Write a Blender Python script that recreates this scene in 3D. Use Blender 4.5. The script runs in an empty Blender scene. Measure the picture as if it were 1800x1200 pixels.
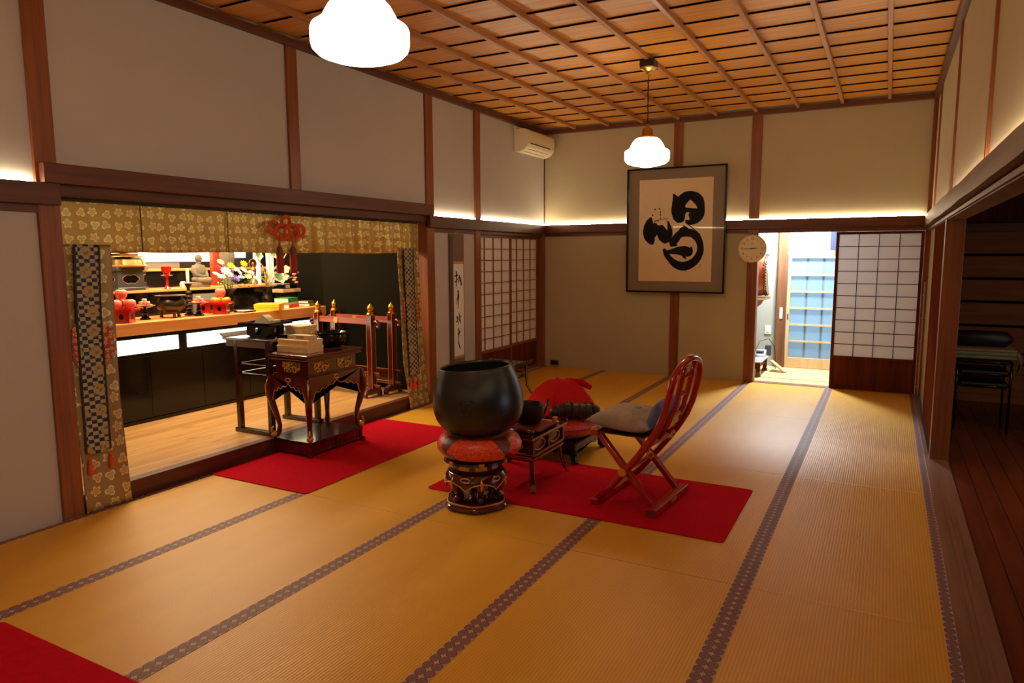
import bpy, bmesh, math, random
from mathutils import Vector, Matrix, Euler
random.seed(7)
SC = bpy.context.scene
COL = SC.collection
PI = math.pi

# ------------------------------------------------------------------ camera
FOC, YAW, PITCH, ROLL = 1222.45, 0.4926, -0.1223, -0.0033
FW = Vector((-math.sin(YAW)*math.cos(PITCH), math.cos(YAW)*math.cos(PITCH), math.sin(PITCH)))
_r0 = Vector((math.cos(YAW), math.sin(YAW), 0)); _u0 = _r0.cross(FW)
RT = _r0*math.cos(ROLL) + _u0*math.sin(ROLL)
UP = -_r0*math.sin(ROLL) + _u0*math.cos(ROLL)
EYE = Vector((0, 0, 1.6))
cd = bpy.data.cameras.new('camera'); cam = bpy.data.objects.new('camera', cd); COL.objects.link(cam)
cd.sensor_width = 36; cd.lens = FOC*36/1800; cd.clip_start = .05
cam.matrix_world = Matrix(((RT.x, UP.x, -FW.x, 0), (RT.y, UP.y, -FW.y, 0), (RT.z, UP.z, -FW.z, 1.6), (0, 0, 0, 1)))
SC.camera = cam
def at(u, v, ax, val):
    """survey helper: the point of a known plane (x, y or z = val) seen at photo position u, v"""
    d = FW + RT*((u-900)/FOC) - UP*((v-600)/FOC)
    i = 'xyz'.index(ax); return EYE + d*((val-EYE[i])/d[i])
def ppm(p): return FOC/((Vector(p)-EYE).dot(FW))

# ------------------------------------------------------------------ light and exposure
w = bpy.data.worlds.new('world'); SC.world = w; w.use_nodes = True
w.node_tree.nodes['Background'].inputs[0].default_value = (.5, .55, .7, 1)
w.node_tree.nodes['Background'].inputs[1].default_value = .03
SC.view_settings.view_transform = 'Standard'; SC.view_settings.look = 'None'
SC.view_settings.gamma = 1; SC.view_settings.use_curve_mapping = False
SC.view_settings.exposure = 0.0
def area(name, loc, rot, sx, sy, power, col, spread=None):
    l = bpy.data.lights.new(name, 'AREA'); l.shape = 'RECTANGLE'; l.size = sx; l.size_y = sy
    l.energy = power; l.color = col
    if spread: l.spread = spread
    o = bpy.data.objects.new(name, l); o.location = loc; o.rotation_euler = rot; COL.objects.link(o); return o
WARM = (1, .80, .58)
area('altar_downlight', (-5.7, 4.6, 2.33), (0, 0, 0), .25, 2.4, 95, (1, .74, .44))
area('altar_backlight', (-6.5, 4.8, 2.33), (0, 0, 0), .25, 2.6, 38, (1, .78, .50))
area('corridor_ceiling_light', (-1.12, 10.1, 2.36), (0, 0, 0), .26, .26, 150, (.80, .90, 1))
area('daylight_outside', (-.9, 11.3, 1.2), (-PI/2, 0, 0), 1.6, 2.0, 48, (.74, .88, 1))
area('hall_fill_light', (2.2, 5.5, 2.45), (0, 0, 0), .3, .3, 14, (1, .70, .38))  # unseen lamp, added to lift the dark hall's woodwork
LAMP_E, STRIP_E = 17.0, 70.0
LAMP_C, STRIP_C = (1, .80, .55), (1, .84, .55)

# ------------------------------------------------------------------ materials
def S(r, g, b):
    f = lambda c: (c/255)/12.92 if c/255 <= .04045 else ((c/255+.055)/1.055)**2.4
    return (f(r), f(g), f(b), 1)
def C4(c): return tuple(c) if len(c) == 4 else tuple(c)+(1,)
class NT:
    def __init__(s, name):
        s.m = bpy.data.materials.new(name); s.m.use_nodes = True
        s.t = s.m.node_tree; s.p = s.t.nodes['Principled BSDF']
    def n(s, typ, **kw):
        x = s.t.nodes.new(typ)
        for k, v in kw.items(): setattr(x, k, v)
        return x
    def l(s, a, b): s.t.links.new(a, b)
    def coord(s, kind='Object'): return s.n('ShaderNodeTexCoord').outputs[kind]
    def math(s, op, a, b=None, c=None):
        x = s.n('ShaderNodeMath', operation=op)
        for i, q in enumerate((a, b, c)):
            if q is None: continue
            if isinstance(q, (int, float)): x.inputs[i].default_value = q
            else: s.l(q, x.inputs[i])
        return x.outputs[0]
    def mix(s, f, a, b):
        x = s.n('ShaderNodeMix', data_type='RGBA')
        for i, q in ((0, f), (6, a), (7, b)):
            if isinstance(q, (int, float)): x.inputs[i].default_value = q
            elif isinstance(q, tuple): x.inputs[i].default_value = C4(q)
            else: s.l(q, x.inputs[i])
        return x.outputs[2]
    def sep(s, v):
        x = s.n('ShaderNodeSeparateXYZ'); s.l(v, x.inputs[0]); return x.outputs
    def comb(s, *a):
        x = s.n('ShaderNodeCombineXYZ')
        for i, q in enumerate(a):
            if isinstance(q, (int, float)): x.inputs[i].default_value = q
            else: s.l(q, x.inputs[i])
        return x.outputs[0]
    def noise(s, vec, scale, detail=3, rough=.55):
        x = s.n('ShaderNodeTexNoise'); x.inputs['Scale'].default_value = scale
        x.inputs['Detail'].default_value = detail; x.inputs['Roughness'].default_value = rough
        s.l(vec, x.inputs['Vector']); return x.outputs['Fac']
    def mapping(s, vec, sc):
        x = s.n('ShaderNodeMapping'); x.inputs['Scale'].default_value = sc; s.l(vec, x.inputs[0]); return x.outputs[0]
    def ramp(s, f, stops, const=False):
        x = s.n('ShaderNodeValToRGB'); cr = x.color_ramp
        if const: cr.interpolation = 'CONSTANT'
        while len(cr.elements) < len(stops): cr.elements.new(.5)
        for e, (p, c) in zip(cr.elements, stops): e.position = p; e.color = C4(c)
        s.l(f, x.inputs[0]); return x.outputs[0]
    def base(s, c):
        if isinstance(c, tuple): s.p.inputs['Base Color'].default_value = C4(c)
        else: s.l(c, s.p.inputs['Base Color'])
    def bump(s, h, strength=.3, dist=.01):
        x = s.n('ShaderNodeBump'); x.inputs['Strength'].default_value = strength; x.inputs['Distance'].default_value = dist
        s.l(h, x.inputs['Height']); s.l(x.outputs[0], s.p.inputs['Normal'])
    def set(s, **kw):
        for k, v in kw.items(): s.p.inputs[k.replace('_', ' ')].default_value = v
def mat(name, c, rough=.5, metal=0., coat=0., vary=None, bump=None, emit=0, ecol=None, sheen=0., trans=0., spec=.5):
    t = NT(name); c = C4(c); t.base(c)
    t.set(Roughness=rough, Metallic=metal, Coat_Weight=coat, Coat_Roughness=.08, Sheen_Weight=sheen, Transmission_Weight=trans, Specular_IOR_Level=spec)
    if vary:
        f = t.noise(t.coord(), vary[0], 4); a = vary[1]
        t.base(t.ramp(f, [(.3, tuple(x*(1-a) for x in c[:3])), (.7, tuple(min(1, x*(1+a)) for x in c[:3]))]))
    if bump: t.bump(t.noise(t.coord(), bump[0], 3), bump[1], bump[2])
    if emit:
        t.p.inputs['Emission Color'].default_value = C4(ecol or c); t.p.inputs['Emission Strength'].default_value = emit
    return t.m
def wood(name, c1, c2, axis='z', fine=22, rough=.45, coat=.0, knots=False, lng=1.2, spec=.4):
    t = NT(name); sc = [fine]*3; sc['xyz'.index(axis)] = lng
    v = t.mapping(t.coord(), sc)
    f = t.noise(v, 1.0, 5, .6)
    c = t.ramp(f, [(.28, c1), (.72, c2)])
    if knots:
        sc2 = [9., 9., 0.]; sc2['xyz'.index(axis)] = 2.4
        vo = t.n('ShaderNodeTexVoronoi'); vo.inputs['Scale'].default_value = 1.0
        t.l(t.mapping(t.coord(), sc2), vo.inputs['Vector'])
        k = t.ramp(vo.outputs['Distance'], [(.04, (1, 1, 1)), (.2, (0, 0, 0))])
        c = t.mix(t.math('MULTIPLY', k, .75), c, tuple(x*.35 for x in c1[:3]))
    t.base(c); t.set(Roughness=rough, Coat_Weight=coat, Coat_Roughness=.12, Specular_IOR_Level=spec)
    t.bump(f, .12, .004); return t.m
M = {}
M['plaster'] = mat('plaster', (.50, .455, .42), .9, vary=(2.0, .03), bump=(260, .25, .002))
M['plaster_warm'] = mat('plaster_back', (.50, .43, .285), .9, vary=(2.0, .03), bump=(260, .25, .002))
M['post'] = wood('cedar_post', S(112, 60, 30), S(152, 88, 46), 'z', 26, .4)
M['beamy'] = wood('cedar_beam_long', S(74, 36, 20), S(108, 56, 32), 'y', 26, .45)
M['beamx'] = wood('cedar_beam_cross', S(84, 46, 28), S(120, 68, 38), 'x', 26, .45)
M['beamr'] = wood('pale_beam', S(104, 72, 40), S(140, 100, 58), 'y', 18, .5)
M['ceil'] = wood('ceiling_board', S(184, 118, 44), S(224, 158, 70), 'x', 30, .32, lng=1.6)
M['rib'] = wood('ceiling_rib', S(150, 96, 50), S(184, 126, 74), 'y', 30, .4)
M['dark'] = mat('dark_void', (.004, .003, .003), .9, spec=.03)
M['paper'] = None
def tatami():
    t = NT('tatami'); x, y, z = t.sep(t.coord())
    f = t.math('SINE', t.math('MULTIPLY', x, 2*PI/.0148))
    g = t.noise(t.mapping(t.coord(), (3, .9, 1)), 1.5, 4)
    fine = t.noise(t.mapping(t.coord(), (60, 420, 1)), 1, 2)
    c = t.ramp(g, [(.3, S(228, 170, 42)), (.7, S(240, 184, 52))])
    c = t.mix(t.math('MULTIPLY', fine, .35), c, S(206, 146, 30))
    ridge = t.math('MULTIPLY', t.math('ADD', f, 1), .5)
    c = t.mix(t.math('MULTIPLY', t.math('SUBTRACT', 1, ridge), .22), c, S(150, 92, 30))
    t.base(c); t.set(Roughness=.46); t.p.inputs['Specular IOR Level'].default_value = .5
    t.bump(ridge, .35, .0014); return t.m
M['tatami'] = tatami()
def heri(half):
    t = NT('tatami_border'); x, y, z = t.sep(t.coord())
    if half: ax = t.math('ABSOLUTE', t.math('DIVIDE', x, .044))
    else: ax = t.math('DIVIDE', t.math('ABSOLUTE', x), .044)
    e1 = t.math('DIVIDE', t.math('SUBTRACT', ax, .5), .5)
    fy = t.math('DIVIDE', t.math('SUBTRACT', t.math('FRACT', t.math('DIVIDE', y, .052)), .5), .5)
    d = t.math('SQRT', t.math('ADD', t.math('POWER', t.math('ABSOLUTE', e1), 2), t.math('POWER', t.math('ABSOLUTE', fy), 2)))
    br, dk, lt = S(138, 98, 92), S(84, 46, 50), S(190, 152, 136)
    t.base(t.ramp(t.math('DIVIDE', d, 1.5), [(0, br), (.14, dk), (.2, br), (.36, S(108, 66, 66)), (.42, br), (.56, dk), (.66, lt)], True))
    t.set(Roughness=.6); return t.m
M['heri'] = heri(False); M['heri1'] = heri(True)
M['felt'] = mat('red_felt', (.54, .006, .020), 1.0, vary=(30, .08), bump=(600, .3, .001), spec=.05)
M['redcloth'] = mat('red_cloth', (.50, .010, .010), .9, vary=(6, .08), spec=.1)
M['lacq'] = mat('red_lacquer', S(176, 16, 16), .18, coat=.6)
M['lacqd'] = mat('maroon_lacquer', S(84, 16, 16), .2, coat=.6)
M['lacqb'] = mat('brown_black_lacquer', S(52, 18, 20), .25, coat=.5)
M['blk'] = mat('black_lacquer', (.006, .005, .005), .16, coat=.2, spec=.3)
M['blkm'] = mat('matte_black', (.012, .011, .010), .5)
M['gold'] = mat('gold_leaf', S(226, 168, 66), .28, 1.0)
M['goldp'] = mat('gold_paint', S(214, 160, 84), .4, .6)
M['iron'] = mat('cast_iron', (.045, .042, .040), .32, .7, bump=(90, .25, .003))
M['brz'] = mat('dark_bronze', S(70, 58, 46), .33, .8, vary=(14, .25))
M['brz2'] = mat('black_bronze', S(46, 36, 32), .35, .7)
M['white'] = mat('white_plastic', (.8, .78, .72), .4)
M['paperw'] = mat('white_paper', (.82, .80, .76), .7)
M['ink'] = mat('black_ink', (.012, .011, .010), .6)
M['stone'] = mat('grey_stone', S(112, 104, 84), .85, vary=(26, .2), bump=(80, .4, .004))
M['altarwood'] = wood('altar_counter_wood', S(216, 138, 70), S(240, 172, 100), 'y', 16, .35, .1)
M['altarfloor'] = wood('altar_floor_wood', S(190, 138, 80), S(224, 178, 116), 'y', 14, .28, .15, knots=True)
M['hinoki'] = wood('pale_wood', S(230, 186, 124), S(244, 208, 150), 'y', 18, .5)
M['hallfloor'] = wood('hall_floor_wood', S(96, 44, 24), S(128, 64, 36), 'y', 14, .3)
M['sill'] = wood('sill_wood', S(120, 82, 62), S(156, 112, 84), 'y', 16, .4)
M['doorwood'] = wood('door_wood', S(84, 40, 20), S(112, 58, 30), 'z', 22, 1.0, spec=.0)
def shoji(name, c, tr):
    t = NT(name); t.base(c); t.set(Roughness=.9)
    tl = t.n('ShaderNodeBsdfTranslucent'); tl.inputs[0].default_value = C4(c)
    mx = t.n('ShaderNodeMixShader'); mx.inputs[0].default_value = tr
    t.l(t.p.outputs[0], mx.inputs[1]); t.l(tl.outputs[0], mx.inputs[2])
    t.l(mx.outputs[0], t.t.nodes['Material Output'].inputs[0]); return t.m
M['paper'] = shoji('shoji_paper', (.78, .74, .72), .3)
M['paper_left'] = shoji('shoji_paper_lightened', (.90, .86, .83), .08)  # same paper, base lightened to make up for missing backlight
M['frost'] = shoji('frosted_glass', (.42, .54, .62), .7)
def brocade(name, base, pat, sc=10.5, thr=.34):
    """cloth hanging in a plane x = const: woven flower and leaf motifs on a plain ground"""
    t = NT(name); x, y, z = t.sep(t.coord())
    P = t.comb(t.math('MULTIPLY', y, sc), t.math('MULTIPLY', z, sc), 0)
    vo = t.n('ShaderNodeTexVoronoi', voronoi_dimensions='2D'); vo.inputs['Scale'].default_value = 1; vo.inputs['Randomness'].default_value = .35
    t.l(P, vo.inputs['Vector'])
    sb = t.n('ShaderNodeVectorMath', operation='SUBTRACT'); t.l(P, sb.inputs[0]); t.l(vo.outputs['Position'], sb.inputs[1])
    dx, dy, _ = t.sep(sb.outputs[0]); cr, cg, cb = t.sep(vo.outputs['Color'])
    r = t.math('SQRT', t.math('ADD', t.math('MULTIPLY', dx, dx), t.math('MULTIPLY', dy, dy)))
    th = t.math('ADD', t.math('ARCTAN2', dy, dx), t.math('MULTIPLY', cr, 6.28))
    npet = t.math('ADD', 1.5, t.math('MULTIPLY', t.math('ROUND', cg), 1.0))
    pet = t.math('ADD', .2, t.math('MULTIPLY', .2, t.math('ABSOLUTE', t.math('COSINE', t.math('MULTIPLY', th, npet)))))
    q = t.math('DIVIDE', r, pet)
    m = t.ramp(q, [(0, (.9, .9, .9)), (.22, (.15, .15, .15)), (.36, (.7, .7, .7)), (.5, (.2, .2, .2)), (.72, (.9, .9, .9)), (.88, (1, 1, 1)), (1.0, (0, 0, 0))])
    wv = t.noise(t.mapping(t.coord(), (30, 260, 260)), 1, 2)
    g = t.mix(t.math('MULTIPLY', wv, .5), base, tuple(v*.7 for v in base[:3]))
    c = t.mix(m, g, pat); t.base(c); t.set(Roughness=.42)
    t.l(t.math('MULTIPLY_ADD', m, .4, .3), t.p.inputs['Metallic']); t.bump(m, .3, .002); return t.m
M['broc'] = brocade('gold_brocade', S(206, 170, 84), S(255, 236, 156), 12.5)
M['broc2'] = brocade('olive_brocade', S(158, 130, 80), S(232, 214, 156), 10.5)
M['redbroc'] = brocade('red_brocade', S(176, 66, 36), S(232, 190, 110), 26)
def checker():
    t = NT('checkered_brocade'); x, y, z = t.sep(t.coord())
    P = t.comb(t.math('MULTIPLY', y, 1/.034), t.math('MULTIPLY', z, 1/.024), 0)
    ck = t.n('ShaderNodeTexChecker'); ck.inputs['Scale'].default_value = 1; t.l(P, ck.inputs[0])
    ck.inputs[1].default_value = S(34, 28, 36); ck.inputs[2].default_value = S(170, 158, 130)
    vo = t.n('ShaderNodeTexVoronoi', voronoi_dimensions='2D'); vo.inputs['Scale'].default_value = 1; vo.inputs['Randomness'].default_value = .15
    t.l(t.comb(t.math('MULTIPLY', y, 8), t.math('MULTIPLY', z, 8), 0), vo.inputs['Vector'])
    m = t.ramp(vo.outputs['Distance'], [(0, (1, 1, 1)), (.1, (.3, .3, .3)), (.18, (1, 1, 1)), (.28, (.8, .8, .8)), (.3, (0, 0, 0))])
    t.base(t.mix(m, ck.outputs[0], S(170, 146, 84))); t.set(Roughness=.5); return t.m
M['check'] = checker()
M['cord'] = mat('orange_red_cord', S(214, 76, 30), .7, bump=(300, .4, .001))
M['glow'] = mat('lit_panel', (.9, .85, .7), .6, emit=3.2, ecol=(1, .88, .62))
M['strip'] = mat('light_strip', (.9, .9, .8), .5, emit=STRIP_E, ecol=STRIP_C)
M['shade'] = mat('opal_glass', (.9, .88, .82), .3, emit=LAMP_E, ecol=LAMP_C)
M['grey'] = mat('grey_velvet', S(158, 144, 132), .9, vary=(14, .2), sheen=.2)
M['blue'] = mat('blue_cushion', S(100, 112, 164), .8, vary=(16, .15))
M['ac'] = mat('cream_plastic', (.72, .62, .42), .45)
M['seam'] = mat('seam_line', (.03, .016, .006), .8)
M['carved_gold'] = mat('carved_gold', S(206, 160, 80), .35, .8, bump=(120, .8, .004))
M['brass'] = mat('aged_brass', S(190, 146, 84), .3, .9)
M['apple'] = mat('red_apple', S(240, 118, 92), .3, vary=(9, .22))
M['orange'] = mat('orange_peel', S(240, 140, 18), .4, bump=(160, .3, .002))

# ------------------------------------------------------------------ mesh helpers
class MB:
    def __init__(s): s.b = bmesh.new(); s.mi = 0
    def f(s, vs):
        try:
            q = s.b.faces.new(vs); q.material_index = s.mi; return q
        except ValueError: return None
    def v(s, *p): return s.b.verts.new(p if len(p) == 3 else p[0])
    def box(s, x0, x1, y0, y1, z0, z1):
        p = [s.v(x, y, z) for x in (x0, x1) for y in (y0, y1) for z in (z0, z1)]
        for q in ((0, 1, 3, 2), (4, 6, 7, 5), (0, 4, 5, 1), (2, 3, 7, 6), (0, 2, 6, 4), (1, 5, 7, 3)): s.f([p[i] for i in q])
        return s
    def cbox(s, c, d): return s.box(c[0]-d[0]/2, c[0]+d[0]/2, c[1]-d[1]/2, c[1]+d[1]/2, c[2]-d[2]/2, c[2]+d[2]/2)
    def bar(s, p, q, w, h, up=(0, 0, 1)):
        p, q = Vector(p), Vector(q); d = (q-p).normalized(); a = d.cross(Vector(up))
        if a.length < 1e-4: a = d.cross(Vector((0, 1, 0)))
        a.normalize(); n = a.cross(d); V = []
        for e in (p, q):
            for i, j in ((-1, -1), (1, -1), (1, 1), (-1, 1)): V.append(s.v(e + a*(i*w/2) + n*(j*h/2)))
        for i in range(4): s.f([V[i], V[(i+1) % 4], V[4+(i+1) % 4], V[4+i]])
        s.f(V[3::-1]); s.f(V[4:]); return s
    def lathe(s, prof, seg=32, c=(0, 0, 0), sx=1, sy=1, lobes=0, amp=0, mfun=None, cap=True):
        R = []
        for r, z in prof:
            if r <= 1e-6: R.append([s.v(c[0], c[1], c[2]+z)])
            else:
                ring = []
                for i in range(seg):
                    a = 2*PI*i/seg; k = r*(1+amp*math.cos(lobes*a)) if lobes else r
                    ring.append(s.v(c[0]+k*math.cos(a)*sx, c[1]+k*math.sin(a)*sy, c[2]+z))
                R.append(ring)
        for A, B in zip(R, R[1:]):
            for i in range(seg):
                if mfun: s.mi = mfun(i, seg)
                j = (i+1) % seg
                if len(A) == 1 and len(B) == 1: break
                if len(A) == 1: s.f([A[0], B[i], B[j]])
                elif len(B) == 1: s.f([A[i], A[j], B[0]])
                else: s.f([A[i], A[j], B[j], B[i]])
        if cap and len(R[0]) > 1: s.f(R[0][::-1])
        if cap and len(R[-1]) > 1: s.f(R[-1])
        return s
    def tube(s, pts, r, seg=8, closed=False, flat=1.0, up=None):
        pts = [Vector(p) for p in pts]; n = len(pts)
        if not hasattr(r, '__len__'): r = [r]*n
        R = []; last = None
        for i, p in enumerate(pts):
            a = pts[(i-1) % n] if (i or closed) else p; b = pts[(i+1) % n] if (i < n-1 or closed) else p
            d = (b-a); d = d.normalized() if d.length > 1e-9 else Vector((0, 0, 1))
            ref = Vector(up) if up else (last if last else (Vector((0, 0, 1)) if abs(d.z) < .9 else Vector((1, 0, 0))))
            x = ref - d*ref.dot(d)
            if x.length < 1e-5: x = Vector((1, 0, 0)) - d*d.x
            x.normalize(); y = d.cross(x); last = x
            R.append([s.v(p + x*(r[i]*math.cos(2*PI*k/seg)) + y*(r[i]*flat*math.sin(2*PI*k/seg))) for k in range(seg)])
        for i in range(n if closed else n-1):
            A, B = R[i], R[(i+1) % n]
            for k in range(seg): s.f([A[k], A[(k+1) % seg], B[(k+1) % seg], B[k]])
        if not closed: s.f(R[0][::-1]); s.f(R[-1])
        return s
    def prism(s, poly, ax, lo, hi):
        def P(a, b, c): return {'x': (c, a, b), 'y': (a, c, b), 'z': (a, b, c)}[ax]
        A = [s.v(*P(a, b, lo)) for a, b in poly]; B = [s.v(*P(a, b, hi)) for a, b in poly]; n = len(poly)
        for i in range(n): s.f([A[i], A[(i+1) % n], B[(i+1) % n], B[i]])
        fa, fb = s.f(A[::-1]), s.f(B)
        bmesh.ops.triangulate(s.b, faces=[q for q in (fa, fb) if q and len(q.verts) > 4]); return s
    def grid(s, fn, nu, nv):
        V = [[s.v(fn(i/nu, j/nv)) for j in range(nv+1)] for i in range(nu+1)]
        for i in range(nu):
            for j in range(nv): s.f([V[i][j], V[i+1][j], V[i+1][j+1], V[i][j+1]])
        return s
    def ball(s, c, r, seg=16, rings=10):
        if not hasattr(r, '__len__'): r = (r, r, r)
        prof = [(math.sin(PI*i/rings), -math.cos(PI*i/rings)) for i in range(rings+1)]
        prof[0] = (0, -1); prof[-1] = (0, 1); k = len(s.b.verts); s.b.verts.ensure_lookup_table()
        s.lathe(prof, seg); s.b.verts.ensure_lookup_table()
        for q in s.b.verts[k:]: q.co = Vector((c[0]+q.co.x*r[0], c[1]+q.co.y*r[1], c[2]+q.co.z*r[2]))
        return s
    def pillow(s, sx, sy, h, n=14, c=(0, 0, 0), pw=.45, base=.0):
        def fn(sg):
            def g(u, v):
                a, b = u*2-1, v*2-1; e = max(0, (1-a*a)*(1-b*b))**pw
                pin = 1-.06*(1-abs(a)**2)*abs(b)**4; pin2 = 1-.06*(1-abs(b)**2)*abs(a)**4
                return (c[0]+a*sx/2*pin2, c[1]+b*sy/2*pin, c[2]+sg*h/2*e)
            return g
        s.grid(fn(1), n, n); s.grid(fn(-1), n, n); bmesh.ops.remove_doubles(s.b, verts=s.b.verts, dist=1e-5); return s
    def xf(s, m):
        bmesh.ops.transform(s.b, matrix=m, verts=s.b.verts); return s
def obj(name, mb, m, parent=None, loc=(0, 0, 0), rot=(0, 0, 0), smooth=False, bevel=0, solid=0, subd=0):
    bmesh.ops.recalc_face_normals(mb.b, faces=mb.b.faces)
    me = bpy.data.meshes.new(name); mb.b.to_mesh(me); mb.b.free()
    for q in (m if isinstance(m, (list, tuple)) else [m]): me.materials.append(M[q] if isinstance(q, str) else q)
    if smooth:
        for p in me.polygons: p.use_smooth = True
    o = bpy.data.objects.new(name, me); COL.objects.link(o); o.location = loc; o.rotation_euler = rot
    if parent: o.parent = parent
    if smooth and smooth != 'all':
        try: me.set_sharp_from_angle(angle=math.radians(38))
        except Exception: pass
    if solid: q = o.modifiers.new('thick', 'SOLIDIFY'); q.thickness = solid; q.offset = 0
    if bevel: q = o.modifiers.new('bevel', 'BEVEL'); q.width = bevel; q.segments = 2; q.limit_method = 'ANGLE'
    if subd: q = o.modifiers.new('sub', 'SUBSURF'); q.levels = subd; q.render_levels = subd
    return o
def tag(o, label, cat, group=None):
    o['label'] = label; o['category'] = cat
    if group: o['group'] = group
    return o
def thing(name, label, cat, loc=(0, 0, 0), rz=0, group=None, rot=None):
    o = bpy.data.objects.new(name, None); COL.objects.link(o); o.empty_display_size = .1
    o.location = loc; o.rotation_euler = rot or (0, 0, rz); return tag(o, label, cat, group)
def solo(name, label, cat, mb, m, group=None, **kw): return tag(obj(name, mb, m, **kw), label, cat, group)
def struct(name, mb, m, parent=None, **kw):
    o = obj(name, mb, m, parent, **kw)
    if not parent: o['kind'] = 'structure'
    return o
def dup(root, loc, label=None, rz=None, scale=None):
    r = root.copy(); COL.objects.link(r); r.location = loc
    if rz is not None: r.rotation_euler = (0, 0, rz)
    if label: r['label'] = label
    if scale: r.scale = scale
    for ch in list(root.children):
        c = ch.copy(); COL.objects.link(c); c.parent = r
        for g in list(ch.children):
            d = g.copy(); COL.objects.link(d); d.parent = c
    return r
def part(o, label): o['label'] = label; return o
def stroke(mb, pts, lo, hi, ax, flip=1, n=5, ragged=.06, rnd=random.Random(3)):
    """brush stroke: smooth ribbon through (a, b, width) with round ends, as a thin solid"""
    P = []
    for i in range(len(pts)-1):
        p0 = pts[max(0, i-1)]; p1 = pts[i]; p2 = pts[i+1]; p3 = pts[min(len(pts)-1, i+2)]
        for k in range(n):
            t = k/n; P.append(tuple(.5*((2*p1[c]) + (p2[c]-p0[c])*t + (2*p0[c]-5*p1[c]+4*p2[c]-p3[c])*t*t + (3*p1[c]-p0[c]-3*p2[c]+p3[c])*t**3) for c in range(3)))
    P.append(pts[-1])
    for (a0, b0, w0), (a1, b1, w1) in zip(P, P[1:]):
        d = math.hypot(a1-a0, b1-b0) or 1e-6; nx, ny = -(b1-b0)/d, (a1-a0)/d
        w0 = max(w0, 1e-4); w1 = max(w1, 1e-4)
        mb.prism([(a0+nx*w0/2, b0+ny*w0/2), (a1+nx*w1/2, b1+ny*w1/2), (a1-nx*w1/2, b1-ny*w1/2), (a0-nx*w0/2, b0-ny*w0/2)], ax, lo, hi)
    for a, b, wd in P:
        wd = max(wd, 1e-4); k = 10
        mb.prism([(a+wd/2*(1+rnd.uniform(-ragged, ragged))*math.cos(2*PI*i/k), b+wd/2*(1+rnd.uniform(-ragged, ragged))*math.sin(2*PI*i/k)) for i in range(k)], ax, lo, hi)
def text_mesh(txt, size, align='CENTER'):
    c = bpy.data.curves.new('t', 'FONT'); c.body = txt; c.size = size; c.align_x = align; c.align_y = 'CENTER'; c.extrude = .0004
    o = bpy.data.objects.new('t', c); COL.objects.link(o); bpy.context.view_layer.update()
    me = bpy.data.meshes.new_from_object(o.evaluated_get(bpy.context.evaluated_depsgraph_get()))
    bpy.data.objects.remove(o); bpy.data.curves.remove(c); return me

# ================================================================== THE ROOM
XL, YB, XR, YF, ZC = -4.343, 9.118, .40, -2.4, 3.36
# --- tatami floor
b = MB(); cols = [-4.343, -3.43, -2.46, -1.49, -.54, .345]
ys = [-2.4] + [-.515+1.938*k for k in range(5)] + [9.118]
for x0, x1 in zip(cols, cols[1:]):
    for y0, y1 in zip(ys, ys[1:]): b.box(x0, x1-.0005, y0+.0015, y1-.0015, -.05, 0)
floor = struct('floor', b, 'tatami')
for i, xc in enumerate(cols[1:5]):
    b = MB()
    for y0, y1 in zip(ys, ys[1:]): b.box(-.044, .044, y0+.0015, y1-.0015, 0, .0015)
    struct('cloth_border', b, 'heri', floor, loc=(xc, 0, 0))
for xc, s_ in ((.301, 1), (-4.343, 1)):
    b = MB()
    for y0, y1 in zip(ys, ys[1:]): b.box(0, .044, y0+.0015, y1-.0015, 0, .0015)
    struct('cloth_border', b, 'heri1', floor, loc=(xc, 0, 0))
# --- walls
b = MB(); b.box(-4.50, -4.365, YF, YB+.1, 2.03, 3.42); b.box(-4.50, -4.365, YF, 2.36, -.05, 2.03); b.box(-4.50, -4.365, 6.26, 7.25, -.05, 2.03)
wall_left = struct('wall_left', b, 'plaster')
b = MB(); b.box(-4.365, -1.48, YB, YB+.12, -.05, 3.42); b.box(-1.48, .52, YB, YB+.12, 1.90, 3.42)
wall_back = struct('wall_back', b, 'plaster_warm')
b = MB(); b.box(XR, XR+.12, YF, YB+.1, 1.9, 3.42); b.box(.41, .50, 7.9, YB+.1, -.05, 1.9)
wall_right = struct('wall_right', b, 'plaster_warm')
b = MB(); b.box(-4.5, .52, YF-.12, YF, -.05, 3.42)
struct('wall_front', b, 'doorwood')
# --- ceiling boards and ribs
b = MB(); b.box(-4.365, .52, YF, YB+.1, 3.40, 3.42); b.mi = 1
k = 0; y = 8.70+.392
while y > YF:
    y0 = y-.392; V = []
    b.mi = 1
    P = [(y0+.009, 3.357), (y, 3.371), (y, 3.374), (y0+.009, 3.360)]
    b.prism(P, 'x', -4.36, .41); y -= .392
ceiling = struct('ceiling', b, ['dark', 'ceil'])
for i in range(1, 10):
    x = .4-.475*i
    struct('ceiling_rib', MB().box(x-.018, x+.018, YF, YB, 3.322, 3.366), 'rib', ceiling, bevel=.003)
n_tr = [0]
def trim(mb, m, **kw):
    n_tr[0] += 1; return struct('trim_%d' % n_tr[0], mb, m, **kw)
trim(MB().box(-4.37, -4.315, YF, YB, 3.285, 3.345), 'beamy', bevel=.003)
trim(MB().box(-4.315, .35, YB-.05, YB+.01, 3.285, 3.345), 'beamx', bevel=.003)
trim(MB().box(.35, .405, YF, YB, 3.285, 3.345), 'beamy', bevel=.003)
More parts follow.
